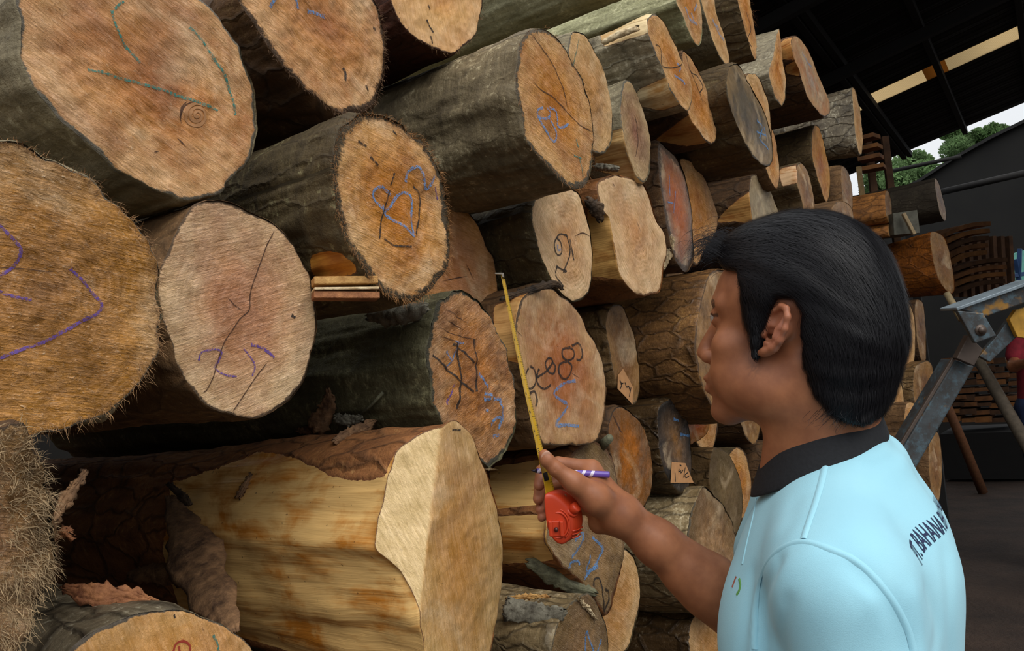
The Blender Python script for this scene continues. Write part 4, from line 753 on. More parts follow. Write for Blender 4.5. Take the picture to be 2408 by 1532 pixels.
def paper_tag(px, k, writing, label):
    z = [depth_at(x, y) - .010 for x, y in px]; z0 = sum(z) / len(z); P = [W(x, y, z0) for x, y in px]
    G = LOGOBJ[k]; V = []; 
    for x, y in px:
        L = G.hit([(x, y)])[0]; V.append((L - [0, .004 + .0, 0]) @ G.B + G.o)
    n = len(V); V = V + [v + G.B[1] * .0006 for v in V]
    o = mesh('paper_tag', V, [tuple(range(n)), tuple(range(n, 2 * n))[::-1]] + [(i, n + i, n + (i + 1) % n, (i + 1) % n) for i in range(n)], plain('kraft_paper', 'b98758', .75, .12, 60), smooth=False)
    tag(o, label, 'tag')
    Vv = np.zeros((0, 3)); Fc = []
    for s in writing.split('|'):
        pts = open_spline(PP(s), 10); P = G.hit(pts); T = np.gradient(P[:, [0, 2]], axis=0); T /= np.linalg.norm(T, axis=1)[:, None]; N = np.column_stack([-T[:, 1], T[:, 0]]) * .0016
        q = np.stack([P[:, [0, 2]] - N, P[:, [0, 2]] + N], 1).reshape(-1, 2); Fc += [(len(Vv) + 2 * i, len(Vv) + 2 * i + 1, len(Vv) + 2 * i + 3, len(Vv) + 2 * i + 2) for i in range(9)]
        Vv = np.vstack([Vv, np.column_stack([q[:, 0], np.full(len(q), -.0048), q[:, 1]]) @ G.B + G.o])
    mesh('handwriting', Vv, Fc, plain('ink', '1c1714', .6, .1), o)
paper_tag([(1450, 884), (1462, 868), (1486, 912), (1484, 952), (1462, 928), (1449, 915)], 'J', '1454,895 1458,905 1455,915|1456,904 1462,902|1466,900 1470,912 1474,908 1478,920|1480,912 1476,934', 'small kraft paper tag on the log right of the blue sigma, partly torn')
paper_tag([(1577, 1087), (1609, 1090), (1628, 1136), (1574, 1136)], 'K', '1594,1104 1592,1110 1598,1108 1597,1114 1603,1106|1608,1100 1604,1124|1614,1112 1607,1118 1610,1124 1617,1120|1595,1094 1599,1096|1584,1112 1585,1134', 'square kraft paper tag pinned on the dark wet log end')
# ---------------------------------------------------------------- implicit surfaces for the person
class SDF:
    def __init__(s): s.p = []
    def add(s, fn, c, r, k=.01, op='u'): s.p.append((fn, np.asarray(c, float), r, k, op)); return s
    def ell(s, c, r, k=.012, B=None, op='u'):
        c = np.asarray(c, float); r = np.asarray(r, float); B = np.eye(3) if B is None else B
        def fn(P):
            q = (P - c) @ B.T; a = np.linalg.norm(q / r, axis=-1); b = np.linalg.norm(q / r ** 2, axis=-1) + 1e-9; return a * (a - 1) / b
        return s.add(fn, c, max(r), k, op)
    def cap(s, a, b, ra, rb=None, k=.01, op='u', flat=None):
        a = np.asarray(a, float); b = np.asarray(b, float); rb = ra if rb is None else rb; ab = b - a; L2 = ab @ ab + 1e-12
        def fn(P):
            t = np.clip(((P - a) @ ab) / L2, 0, 1); return np.linalg.norm(P - a - t[..., None] * ab, axis=-1) - (ra + (rb - ra) * t)
        return s.add(fn, (a + b) / 2, np.sqrt(L2) / 2 + max(ra, rb), k, op)
    def chain(s, pts, rad, k=.008, k0=None):
        for i in range(len(pts) - 1): s.cap(pts[i], pts[i + 1], rad[i], rad[i + 1], k0 if (k0 is not None and i == 0) else k)
        return s
    def eval(s, P, cen, half):                                   # P (N,m,3) points of N blocks
        D = np.full(P.shape[:2], 1.0)
        for fn, c, r, k, op in s.p:
            near = np.linalg.norm(cen - c, axis=1) < r + half + 2 * k + .01
            if not near.any(): continue
            d = fn(P[near]); D0 = D[near]
            if op == 'u': h = np.clip(.5 + .5 * (D0 - d) / k, 0, 1); D[near] = D0 * (1 - h) + d * h - k * h * (1 - h)
            elif op == 's': h = np.clip(.5 - .5 * (D0 + d) / k, 0, 1); D[near] = D0 * (1 - h) - d * h + k * h * (1 - h)
            else: h = np.clip(.5 - .5 * (D0 - d) / k, 0, 1); D[near] = D0 * (1 - h) + d * h + k * h * (1 - h)
        return D
    def mesh(s, lo, hi, h, m=8):
        lo = np.asarray(lo, float); hi = np.asarray(hi, float); nb = np.ceil((hi - lo) / (h * m)).astype(int)
        bi = np.stack(np.meshgrid(*[np.arange(n) for n in nb], indexing='ij'), -1).reshape(-1, 3)
        half = h * m * .87; cen = lo + (bi + .5) * h * m
        dc = s.eval(cen[:, None, :], cen, half)[:, 0]; keep = np.abs(dc) < half * 1.7 + .004; bi = bi[keep]; cen = cen[keep]
        g = np.stack(np.meshgrid(*[np.arange(m + 1)] * 3, indexing='ij'), -1).reshape(-1, 3); V = []; E = []; ids = []
        N = (nb * m + 2).astype(np.int64)
        for c0 in range(0, len(bi), 400):
            B = bi[c0:c0 + 400]; gi = B[:, None, :] * m + g[None]; P = lo + gi * h; D = s.eval(P, cen[c0:c0 + 400], half).reshape(-1, m + 1, m + 1, m + 1)
            Sg = D < 0; C = [(a, b, c) for a in (0, 1) for b in (0, 1) for c in (0, 1)]
            cnt = sum(Sg[:, a:m + a, b:m + b, c:m + c].astype(np.int8) for a, b, c in C); act = (cnt > 0) & (cnt < 8)
            w = np.argwhere(act)
            if not len(w): continue
            vals = np.stack([D[w[:, 0], w[:, 1] + a, w[:, 2] + b, w[:, 3] + c] for a, b, c in C], 1); acc = np.zeros((len(w), 3)); n = np.zeros(len(w))
            for i in range(8):
                for ax in range(3):
                    if C[i][ax]: continue
                    j = i | (4 >> ax); va, vb = vals[:, i], vals[:, j]; x = (va < 0) != (vb < 0); t = np.where(x, va / np.where(x, va - vb, 1), 0)
                    p = np.tile(np.array(C[i], float), (len(w), 1)); p[:, ax] += t; acc += p * x[:, None]; n += x
            cell = B[w[:, 0]] * m + w[:, 1:]; V.append(lo + (cell + acc / n[:, None]) * h); ids.append((cell[:, 0] * N[1] + cell[:, 1]) * N[2] + cell[:, 2])
            for ax in range(3):
                sl = [slice(0, m)] * 3; sh = list(sl); sh[ax] = slice(1, m + 1); a = Sg[(slice(None), *sl)]; b = Sg[(slice(None), *sh)]
                e = np.argwhere(a != b); E.append(np.column_stack([B[e[:, 0]] * m + e[:, 1:], np.full(len(e), ax), a[tuple(e.T)]]))
        V = np.vstack(V); ids = np.concatenate(ids); o = np.argsort(ids); sid = ids[o]; E = np.vstack(E).astype(np.int64); Q = []
        for ax in range(3):
            e = E[E[:, 3] == ax]; u, v = [(1, 2), (2, 0), (0, 1)][ax]; qs = []; ok = np.ones(len(e), bool)
            for du, dv in ((0, 0), (-1, 0), (-1, -1), (0, -1)):
                c = e[:, :3].copy(); c[:, u] += du; c[:, v] += dv; q = (c[:, 0] * N[1] + c[:, 1]) * N[2] + c[:, 2]
                k = np.clip(np.searchsorted(sid, q), 0, len(sid) - 1); ok &= (sid[k] == q) & (c.min(1) >= 0); qs.append(o[k])
            q = np.stack(qs, 1); fl = e[:, 4] == 0; q[fl] = q[fl][:, ::-1]; Q.append(q[ok])
        return V, np.vstack(Q)
def relax(V, Q, it=2):
    e = np.vstack([Q[:, [0, 1]], Q[:, [1, 2]], Q[:, [2, 3]], Q[:, [3, 0]]])
    for _ in range(it):
        s_ = np.zeros_like(V); n = np.zeros(len(V)); np.add.at(s_, e[:, 0], V[e[:, 1]]); np.add.at(s_, e[:, 1], V[e[:, 0]]); np.add.at(n, e[:, 0], 1); np.add.at(n, e[:, 1], 1)
        V = V * .5 + .5 * s_ / np.maximum(n, 1)[:, None]
    return V
def cw(v): return M @ np.asarray(v, float)                      # camera-space direction -> world
# head frame: x to the face, y to the left ear, z to the crown
def frame_of(yaw, lean=0., roll=0.):
    f = cw((-math.cos(yaw), 0, math.sin(yaw))); up = cw((roll, -1, lean)); up /= np.linalg.norm(up); f = f - up * (f @ up); f /= np.linalg.norm(f)
    return np.stack([f, np.cross(up, f), up])
HB = frame_of(math.radians(37), 0, .02); HO = W(1859, 788, .922)
def hl(x, y, z): return HO + np.array([x, y, z]) @ HB
NB = W(1918, 1108, .925)                                         # base of the neck
BB = frame_of(math.radians(24), -.05, -.0)
def bl_(x, y, z): return NB + np.array([x, y, z]) @ BB
SL = bl_(-.035, .168, -.065); SR = bl_(.02, -.175, -.06)
WR = W(1462, 1212, 1.05); EL = W(1795, 1475, 1.06)
body = SDF()
def hell(c, r, k=.012, op='u', yaw=0, rollx=0):
    for sgn in ((1, -1) if c[1] else (1,)):
        cy_, sy_ = math.cos(yaw * sgn), math.sin(yaw * sgn); Rr = np.array([[cy_, sy_, 0], [-sy_, cy_, 0], [0, 0, 1]]) @ HB
        body.ell(hl(c[0], c[1] * sgn, c[2]), r, k, Rr, op)
def hcap(a, b, ra, rb, k=.006, op='u'):
    for sgn in ((1, -1) if (a[1] or b[1]) else (1,)): body.cap(hl(a[0], a[1] * sgn, a[2]), hl(b[0], b[1] * sgn, b[2]), ra, rb, k, op)
hell((-.010, 0, .042), (.092, .073, .080)); hell((.030, 0, .038), (.055, .060, .056), .02)
hell((.040, 0, -.018), (.046, .056, .052), .02); hell((.036, 0, -.062), (.046, .046, .040), .02)
hell((.073, 0, -.094), (.021, .024, .0175), .018); hell((.012, .046, -.055), (.024, .0165, .032), .02, yaw=.1)
hell((.056, .046, -.014), (.020, .018, .017), .014); hell((.052, .038, -.046), (.028, .022, .028), .016)
hcap((.064, .046, .034), (.080, .014, .036), .0085, .0095, .012); hell((.074, 0, -.056), (.024, .029, .026), .014)
hcap((.082, 0, .022), (.101, 0, -.014), .0075, .0095, .010); hell((.103, 0, -.024), (.0115, .0115, .0105), .006)
hell((.094, .0125, -.029), (.011, .0075, .0085), .005); hell((.090, .030, .021), (.014, .014, .0105), .010, 's'); hell((.0715, .032, .0195), (.0135, .0150, .0135), .004)
hell((.089, .037, .0185), (.0150, .0175, .0036), .0015, 's'); hell((.0945, 0, -.0555), (.0085, .020, .0055), .005); hell((.0935, 0, -.0680), (.0085, .0175, .0068), .005)
hcap((.104, 0, -.0615), (.094, .024, -.0625), .0016, .0010, .002, 's'); hell((.100, .0055, -.0345), (.004, .003, .004), .002, 's')
hell((.012, .030, -.065), (.05, .03, .028), .02)
# ears
for sgn in (1, -1):
    ev = np.array([-.34, .06 * sgn, .94]); ev /= np.linalg.norm(ev); eu = np.array([-.78, .58 * sgn, -.24]); eu -= ev * (eu @ ev); eu /= np.linalg.norm(eu); en = np.cross(eu, ev) * -sgn
    if en[1] * sgn < 0: en = -en
    eo = np.array([.004, .0665 * sgn, .004])
    def E_(u, v, n=0.): return hl(*(eo + eu * u + ev * v + en * n))
    EBs = np.stack([eu, ev, en]) @ HB
    body.ell(E_(.013, .004, -.003), (.0155, .027, .0028), .004, EBs)
    body.cap(hl(*(eo + [-.004, -.006 * sgn, .004])), E_(.012, .004, -.006), .012, .011, .008)
    body.chain([E_(.009, .001, .0005), E_(.003, .012, .002), E_(.004, .024, .003), E_(.012, .0325, .003), E_(.021, .0325, .003), E_(.028, .025, .003), E_(.0305, .012, .003), E_(.028, -.002, .002), E_(.021, -.013, .001), E_(.010, -.021, .001), E_(.004, -.0245, .001)],
               [.0016, .0024, .0028, .0031, .0032, .0032, .0030, .0028, .0032, .0045, .0046], .0042)
    body.chain([E_(.019, .024, -.0005), E_(.0205, .012, .001), E_(.017, -.001, .002), E_(.0105, -.010, .002), E_(.006, -.0125, .002)], [.0022, .0028, .0030, .0032, .0026], .004)
    body.ell(E_(.009, -.001, .002), (.0072, .0085, .0072), .004, EBs, 's'); body.ell(E_(.009, .015, .003), (.006, .008, .004), .004, EBs, 's')
    body.cap(E_(.004, -.004, .001), E_(.000, -.006, -.012), .0032, .0028, .002, 's'); body.ell(E_(-.0015, -.004, .003), (.0045, .0055, .0035), .003, EBs)
# neck, trunk, arms
body.cap(hl(-.022, 0, -.050), NB + np.array([0, 0, -.02]), .051, .055, .025); body.cap(hl(-.050, 0, -.02), bl_(-.022, 0, -.01), .046, .048, .03)
body.cap(hl(-.025, .04, -.03), bl_(.05, .022, -.01), .014, .011, .02)
for S_ in (SL, SR): body.cap(bl_(-.02, 0, -.06), S_, .046, .044, .02)
body.ell(bl_(-.01, 0, -.20), (.085, .14, .16), .03, BB); body.cap(bl_(-.02, .05, -.30), bl_(-.02, .05, -.50), .085, .09, .03); body.cap(bl_(-.02, -.05, -.30), bl_(-.02, -.05, -.50), .085, .09, .03)
ELL = SL + np.array([0, 0, -.27]) + BB[0] * -.02; WRL = ELL + np.array([0, 0, -.20]) + BB[0] * .12
body.chain([SL, ELL, WRL], [.046, .036, .024], .02)
body.chain([SR, EL], [.046, .040], .02); mid = WR + (EL - WR) * .62
body.cap(EL, mid, .036, .038, .015); body.cap(mid, WR + (EL - WR) * .25, .038, .029, .015); body.cap(WR + (EL - WR) * .25, WR, .029, .0235, .015)
body.cap(WR + (EL - WR) * .8 + [0, 0, -.012], WR + (EL - WR) * .45 + [0, 0, -.010], .034, .028, .02)
# right hand round the tape measure
Hp = lambda x, y, z: W(x, y, z)
fingers = [((1392, 1104, 1.072), (1312, 1090, 1.082), (1274, 1108, 1.068), (1268, 1142, 1.052), .0122, .0092, .0084, .0074),
           ((1398, 1135, 1.082), (1312, 1132, 1.096), (1271, 1150, 1.082), (1266, 1174, 1.064), .0120, .0092, .0084, .0076),
           ((1398, 1166, 1.086), (1316, 1164, 1.098), (1276, 1180, 1.086), (1270, 1199, 1.068), .0115, .0086, .0078, .0068),
           ((1396, 1196, 1.082), (1322, 1194, 1.092), (1286, 1206, 1.082), (1274, 1218, 1.066), .0105, .0076, .0070, .0060)]
for a, b, c, d, r0, r1, r2, r3 in fingers:
    body.cap(WR, Hp(*a), .021, r0, .014)
    body.chain([Hp(*a), Hp(*b), Hp(*c), Hp(*d)], [r0, r1, r2, r3], .0022, .006)
body.chain([Hp(1440, 1200, 1.045), Hp(1400, 1172, 1.030), Hp(1350, 1136, 1.020)], [.021, .0195, .0128], .012)
body.cap(Hp(1400, 1165, 1.05), Hp(1390, 1125, 1.06), .016, .012, .012)
body.chain([Hp(1350, 1136, 1.020), Hp(1306, 1102, 1.018), Hp(1287, 1083, 1.018), Hp(1280, 1071, 1.019)], [.0122, .0098, .0090, .0076], .004, .010)
body.ell(Hp(1288, 1084, 1.0125), (.0085, .0085, .0035), .003, np.stack([cw((1, 0, 0)), cw((0, 1, 0)), cw((0, 0, 1))]))
body.cap(Hp(1448, 1226, 1.058), Hp(1410, 1230, 1.066), .016, .0155, .012)
for (x, y, z, dx, dy) in ((1311, 1099, 1.008, -7, 9), (1303, 1094, 1.008, -6, 8), (1330, 1078, 1.069, 0, 9), (1352, 1080, 1.062, -6, 14)): body.cap(Hp(x - dx, y - dy, z), Hp(x + dx, y + dy, z), .0007, .0007, .0016, 's')
Vb, Qb = body.mesh(np.array([-0.05, -.55, .75]) if False else np.min([HO, WR, ELL, bl_(0, 0, -.5), EL, SR], axis=0) - .30, np.max([HO, WR, ELL, SR, EL], axis=0) + .24, .0021)
Vb = relax(Vb, Qb, 1)
t = NT('skin'); g = t.geo(); n1 = t.noise(g, 30, 4, .6); n2 = t.noise(g, 900, 3, .6); pk = t.attr('pink')
cs = t.mix(t.rng(n1, .35, .65), srgb('8f593c'), srgb('a96d4a')); cs = t.mix(pk, cs, srgb('c07a62')); cs = t.mix(t.attr('stubble'), cs, srgb('4a3a33')); cs = t.mix(t.attr('dark'), cs, srgb('2a1a14'))
skin = t.out(cs, .48, t.math('ADD', n2, t.math('MULTIPLY', n1, .5)), .12, .0006, **{'Subsurface Weight': .12, 'Subsurface Radius': (.012, .005, .003), 'Subsurface Scale': .6, 'Specular IOR Level': .4})
hq = (Vb - HO) @ HB.T
ear = np.exp(-(((hq - [-.012, .08, .006]) / [.02, .02, .03]) ** 2).sum(1)); lips = np.exp(-(((hq - [.100, 0, -.062]) / [.010, .020, .009]) ** 2).sum(1) ** 2)
tipm = sum(np.exp(-(np.linalg.norm(Vb - Hp(*f[3]), axis=1) / .010) ** 2) for f in fingers)
stub = np.clip(1 - np.linalg.norm((hq - [.020, .070, -.035]) / [.012, .03, .022], axis=1), 0, 1) * .5 * (noise(Vb * 700) > 0)
lashl = np.where((np.abs(hq[:, 2] - .0215) < .0022) & (np.abs(np.abs(hq[:, 1]) - .036) < .015) & (hq[:, 0] > .068), .8, 0)
brow = np.where((np.linalg.norm((hq[:, [0, 2]] - [.084, .034]) / [.014, .0065], axis=1) < 1) & (np.abs(np.abs(hq[:, 1]) - .030) < .022) & (noise(Vb * 300, 3) > -.6), .9, 0)
can = np.exp(-(np.linalg.norm(hq - [-.002, .071, -.001], axis=1) / .004) ** 2)
man = empty('person', (NB[0], NB[1], 0), 'young man with black hair in a light blue polo shirt, holding out a tape measure', 'person')
bodyo = mesh('body', Vb, Qb, skin, man, attrs={'pink': np.clip(ear * .55 + lips * .5 + tipm * .4, 0, 1), 'stubble': stub, 'dark': np.clip(brow + can + lashl, 0, 1)})
# thumbnail and eyes
nail = plain('nail', 'b98a72', .3, .06, 60)
tn = SDF(); tn.ell(Hp(1283.5, 1074, 1.0125), (.0058, .0075, .0016), .001, np.stack([cw((.80, .58, .1)), cw((-.58, .80, .0)), cw((-.08, -.06, 1))])); v_, q_ = tn.mesh(Hp(1283, 1074, 1.0125) - .012, Hp(1283, 1074, 1.0125) + .012, .0006); mesh('thumbnail', v_, q_, nail, man)['label'] = 'pale thumbnail'
eyew = plain('eye_white', 'a89e94', .2, .03, 50); iris = plain('iris', '1a120d', .1, .1, 50)
for sgn in (1, -1):
    e = hl(.0722, .032 * sgn, .0190); s_ = SDF(); s_.ell(e, (.0125, .0125, .0125), .001); v_, q_ = s_.mesh(e - .016, e + .016, .0012); eo_ = mesh('eye', v_, q_, eyew, man)
    s_ = SDF(); s_.ell(e + HB[0] * .0092, (.0038, .0056, .0056), .001, HB); v_, q_ = s_.mesh(e - .02, e + .022, .0008); mesh('iris', v_, q_, iris, eo_)
    P = [];  Fq = []
    for i in range(16):
        a0 = hl(.0835 - .0006 * abs(i - 8), (.032 + (i - 7.5) * .0014) * sgn, .0205); a1 = a0 + (HB[0] * .0065 + HB[2] * -.0015 + HB[1] * (i - 7.5) * .0003 * sgn); w_ = HB[1] * .00022; P += [a0 - w_, a0 + w_, a1]; Fq.append((3 * i, 3 * i + 1, 3 * i + 2))
    mesh('eyelashes', P, Fq, iris, eo_, smooth=False)
# ---- hair
HP = np.array([(.063, .074), (.080, .088), (.088, .108), (.078, .132), (.03, .156), (-.05, .150), (-.112, .110), (-.134, .04), (-.129, -.03), (-.115, -.068), (-.092, -.092), (-.066, -.090), (-.046, -.070), (-.035, -.042), (-.032, -.010), (-.034, .022), (-.026, .040), (-.010, .040), (.002, .022), (.006, -.005), (.012, -.034), (.022, -.034), (.029, -.010), (.033, .02), (.034, .05), (.040, .070)])
hair = SDF(); hair.ell(hl(-.012, 0, .052), (.101, .0845, .092), .01, HB); hair.ell(hl(.035, 0, .090), (.050, .052, .040), .02, HB); hair.ell(hl(-.058, 0, .0), (.066, .074, .085), .02, HB); hair.ell(hl(-.062, 0, -.062), (.046, .058, .056), .02, HB); hair.ell(hl(-.074, 0, -.105), (.032, .048, .036), .015, HB)
hair.cap(hl(.018, .068, .02), hl(.017, .0645, -.022), .0085, .0055, .008); hair.cap(hl(.018, -.068, .02), hl(.017, -.0645, -.022), .0085, .0055, .008)
def side_fn(P):
    q = (P - HO) @ HB.T; sh = q.shape[:-1]; q = q.reshape(-1, 3); return (-polysd(q[:, [0, 2]], HP) + noise(q * 120, 2) * .0022).reshape(sh)
hair.add(side_fn, HO, .3, .006, 'i')
def clump(P):
    q = (P - HO) @ HB.T; a = np.arctan2(q[..., 1], q[..., 2] + .03); return noise(np.stack([a * 9 + q[..., 0] * 25, q[..., 0] * 22 - q[..., 2] * 12, q[..., 2] * 20], -1), 6)
_e = hair.eval; hair.eval = lambda P, c, h: _e(P, c, h) + .0020 * clump(P)
Vh, Qh = hair.mesh(HO - .19, HO + .19, .0024); Vh = relax(Vh, Qh, 1)
t = NT('black_hair'); g = t.geo(); nn = t.noise(g, 60, 3)
hm = t.out(t.mix(nn, srgb('08080a'), srgb('121114')), .6, None, **{'Specular IOR Level': .25})
ho = mesh('hair', Vh, Qh, hm, man)
rs = np.random.RandomState(5); tri = Vh[Qh]; cen = tri.mean(1); nrm = np.cross(tri[:, 2] - tri[:, 0], tri[:, 3] - tri[:, 1]); ar = np.linalg.norm(nrm, axis=1); nrm /= ar[:, None] + 1e-12
q0 = (cen - HO) @ HB.T; outw = ((cen - hl(-.01, 0, .03)) * nrm).sum(1) > 0; ok = outw & (((cen - CAM) * nrm).sum(1) < .25)
pr = ar * ok; pr /= pr.sum(); ns = 15000; i_ = rs.choice(len(cen), ns, p=pr); p = cen[i_] + rs.normal(0, .001, (ns, 3)); n = nrm[i_]; q = q0[i_]
dl = np.column_stack([-.9 + .0 * q[:, 0], .15 * np.sign(q[:, 1]) * (q[:, 2] > .05), -.25 - 1.4 * np.clip((.06 - q[:, 2]) / .08, 0, 1.2) - 1.0 * np.clip(-q[:, 0] / .08 - .3, 0, 1)])
low = np.clip((.03 - q[:, 2]) / .05, 0, 1); dl[:, 0] *= 1 - .75 * low; sb = (q[:, 0] > .0) & (q[:, 2] < .06) & (q[:, 2] > -.06); dl[sb, 0] = -.25; dl[:, 1] *= 1
dl += noise(q * 26, 8)[:, None] * np.array([.3, .2, .6]) + noise(q * 60, 9)[:, None] * np.array([.2, .4, .4]) + rs.normal(0, .2, (ns, 3)); d = dl @ HB; d -= n * (d * n).sum(1)[:, None]; d /= np.linalg.norm(d, axis=1)[:, None]
ln = rs.uniform(.018, .045, ns) * np.where(sb & (q[:, 2] < .02), .4, 1) * np.where(q[:, 2] < -.05, .6, 1); L4 = np.linspace(0, 1, 5); lift = rs.uniform(.0, .0045, ns); sd = np.cross(d, n); wd = rs.uniform(.00016, .00034, ns)
S_ = []
hc = hl(-.012, 0, .045)
hbv = BVHTree.FromPolygons([Vector(v) for v in Vh], [tuple(q) for q in Qh.tolist()]); cj = p.copy(); dj = d.copy()
for j, u in enumerate(L4):
    if j: cj = cj + dj * (ln / 4)[:, None]
    pr_ = [hbv.find_nearest(Vector(c)) for c in cj]; sp_ = np.array([r[0] for r in pr_]); nn_ = np.array([r[1] for r in pr_]); sg_ = np.sign((nn_ * n).sum(1)); nn_ *= np.where(sg_ == 0, 1, sg_)[:, None]
    cj = sp_ + nn_ * (.0006 + lift * (u + .1))[:, None]; dj = dj - nn_ * (dj * nn_).sum(1)[:, None]; dj /= np.linalg.norm(dj, axis=1)[:, None] + 1e-9; sd = np.cross(dj, nn_)
    ww = (wd * (1 - .85 * u))[:, None]; S_ += [cj - sd * ww, cj + sd * ww]
Vs = np.stack(S_, 1).reshape(-1, 3); b0 = 10 * np.arange(ns)[:, None]; Fs = np.vstack([b0 + np.array([[2 * j, 2 * j + 1, 2 * j + 3, 2 * j + 2]]) for j in range(4)])
# forelock, nape wisps
ex = []
for i in range(520):
    a = hl(.068 + rs.normal(0, .008), .012 + rs.normal(0, .022), .098 + rs.normal(0, .010)); k_ = rs.uniform(.6, 1.15); b = a + (np.array([.014, .014, .010]) * k_) @ HB; c = b + (np.array([.012, .010, -.010]) * k_) @ HB; e = c + (np.array([-.004, .004, -.014]) * k_ + rs.normal(0, .002, 3)) @ HB; ex.append(open_spline([a, b, c, e], 9))
for i in range(260):
    y_ = rs.uniform(-.045, .06); a = hl(-.066 + rs.normal(0, .012), y_, -.078 + rs.normal(0, .006)); ex.append(open_spline([a, a + np.array([.008, 0, -.010]) @ HB, a + np.array([.020 * rs.rand(), .004, -.017 + rs.normal(0, .004)]) @ HB], 9))
ex = np.array(ex); T = ex[:, -1] - ex[:, 0]; vd = ex[:, 0] - CAM; sd2 = np.cross(T, vd); sd2 /= np.linalg.norm(sd2, axis=1)[:, None]; S2 = []
for j in range(9): w2 = .00024 * (1 - .8 * j / 8); S2 += [ex[:, j] - sd2 * w2, ex[:, j] + sd2 * w2]
V2 = np.stack(S2, 1).reshape(-1, 3); b2 = len(Vs) + 18 * np.arange(len(ex))[:, None]; F2 = np.vstack([b2 + np.array([[2 * j, 2 * j + 1, 2 * j + 3, 2 * j + 2]]) for j in range(8)])
t = NT('hair_strands'); hs = t.out(t.mix(t.n('ObjectInfo', out='Random'), srgb('0c0c0f'), srgb('17161a')), .45, None, **{'Specular IOR Level': .28})
so = mesh('hair_strands', np.vstack([Vs, V2]), np.vstack([Fs, F2]), hs, ho); so['kind'] = 'stuff'
# ---- polo shirt
sh = SDF()
sh.ell(bl_(-.022, 0, -.18), (.112, .170, .165), .03, BB)
for s_ in (1, -1): sh.cap(bl_(-.022, .055 * s_, -.20), bl_(-.020, .055 * s_, -.62), .112, .112, .04); sh.cap(bl_(-.03, .045 * s_, -.050), bl_(-.03, .120 * s_, -.075), .058, .062, .04)
sh.cap(bl_(-.03, 0, -.060), SL + [0, 0, -.012], .066, .056, .05); sh.cap(bl_(-.02, 0, -.060), SR + [0, 0, -.012], .066, .056, .05)
for s_ in (1, -1):
    sh.cap(bl_(-.056, .028 * s_, .004), bl_(-.075, .060 * s_, -.09), .044, .058, .03); sh.cap(bl_(-.030, .050 * s_, -.022), bl_(-.035, .135 * s_, -.070), .040, .056, .04)
sh.ell(bl_(-.093, .0, -.13), (.058, .15, .11), .04, BB); sh.ell(bl_(.030, .0, -.15), (.055, .12, .10), .04, BB)
sh.cap(SL + [0, 0, -.02], SL + (ELL - SL) * .78, .058, .074, .028); ue = EL - SR; sh.cap(SR, SR + ue * .50, .062, .066, .03)
sh.add(lambda P: (P - (SR + ue * .52)) @ (ue / np.linalg.norm(ue)) * -1. if False else ((P - (SR + ue * .52)) @ (ue / np.linalg.norm(ue))), SR + ue * .9, .11, .004, 'x') if False else None
_s = sh.eval
def folds(P):
    q = (P - NB) @ BB.T; x, y, z = q[..., 0], q[..., 1], q[..., 2]
    arm = np.exp(-((x + .0) / .06) ** 2 - ((z + .22) / .12) ** 2)
    f1 = np.sin((x * .8 + z * .35 + y * .4) * 95 + noise(np.stack([x * 9, y * 9, z * 9], -1), 3) * 2) * .0016 * np.clip((-.10 - z) / .12, 0, 1)
    return f1 + noise(np.stack([x * 16, y * 16, z * 7], -1), 4) * .0026
sh.eval = lambda P, c, h: _s(P, c, h) + folds(P)
Vs_, Qs_ = sh.mesh(np.min([SL, SR, bl_(0, 0, -.62), ELL], axis=0) - .22, np.max([SL, SR, NB, EL], axis=0) + .2, .0042); Vs_ = relax(Vs_, Qs_, 2)
keep_v = ~(((Vs_ - (SR + ue * .50)) @ (ue / np.linalg.norm(ue)) > 0) & (np.linalg.norm(Vs_ - (SR + ue * .6), axis=1) < .13) & ((Vs_ - bl_(0, 0, 0)) @ BB[1] < -.10))
t = NT('light_blue_knit'); g = t.geo(); n1 = t.noise(g, 9, 3); n2 = t.n('TexNoise', {'Vector': t.map(g, sc=(900, 900, 1500)), 'Scale': 1., 'Detail': 2.})
knit = t.out(t.mix(t.rng(n1, .3, .7), srgb('9bd2e4'), srgb('a6dcec')), .85, n2, .25, .0008, **{'Sheen Weight': .15, 'Specular IOR Level': .2})
_b0 = BVHTree.FromPolygons([Vector(v) for v in Vs_], [tuple(q) for q in Qs_.tolist()])
fn_ = np.cross(Vs_[Qs_[:, 2]] - Vs_[Qs_[:, 0]], Vs_[Qs_[:, 3]] - Vs_[Qs_[:, 1]]); vn = np.zeros_like(Vs_)
for c_ in range(4): np.add.at(vn, Qs_[:, c_], fn_)
vn /= np.linalg.norm(vn, axis=1)[:, None] + 1e-12; off_ = np.zeros(len(Vs_))
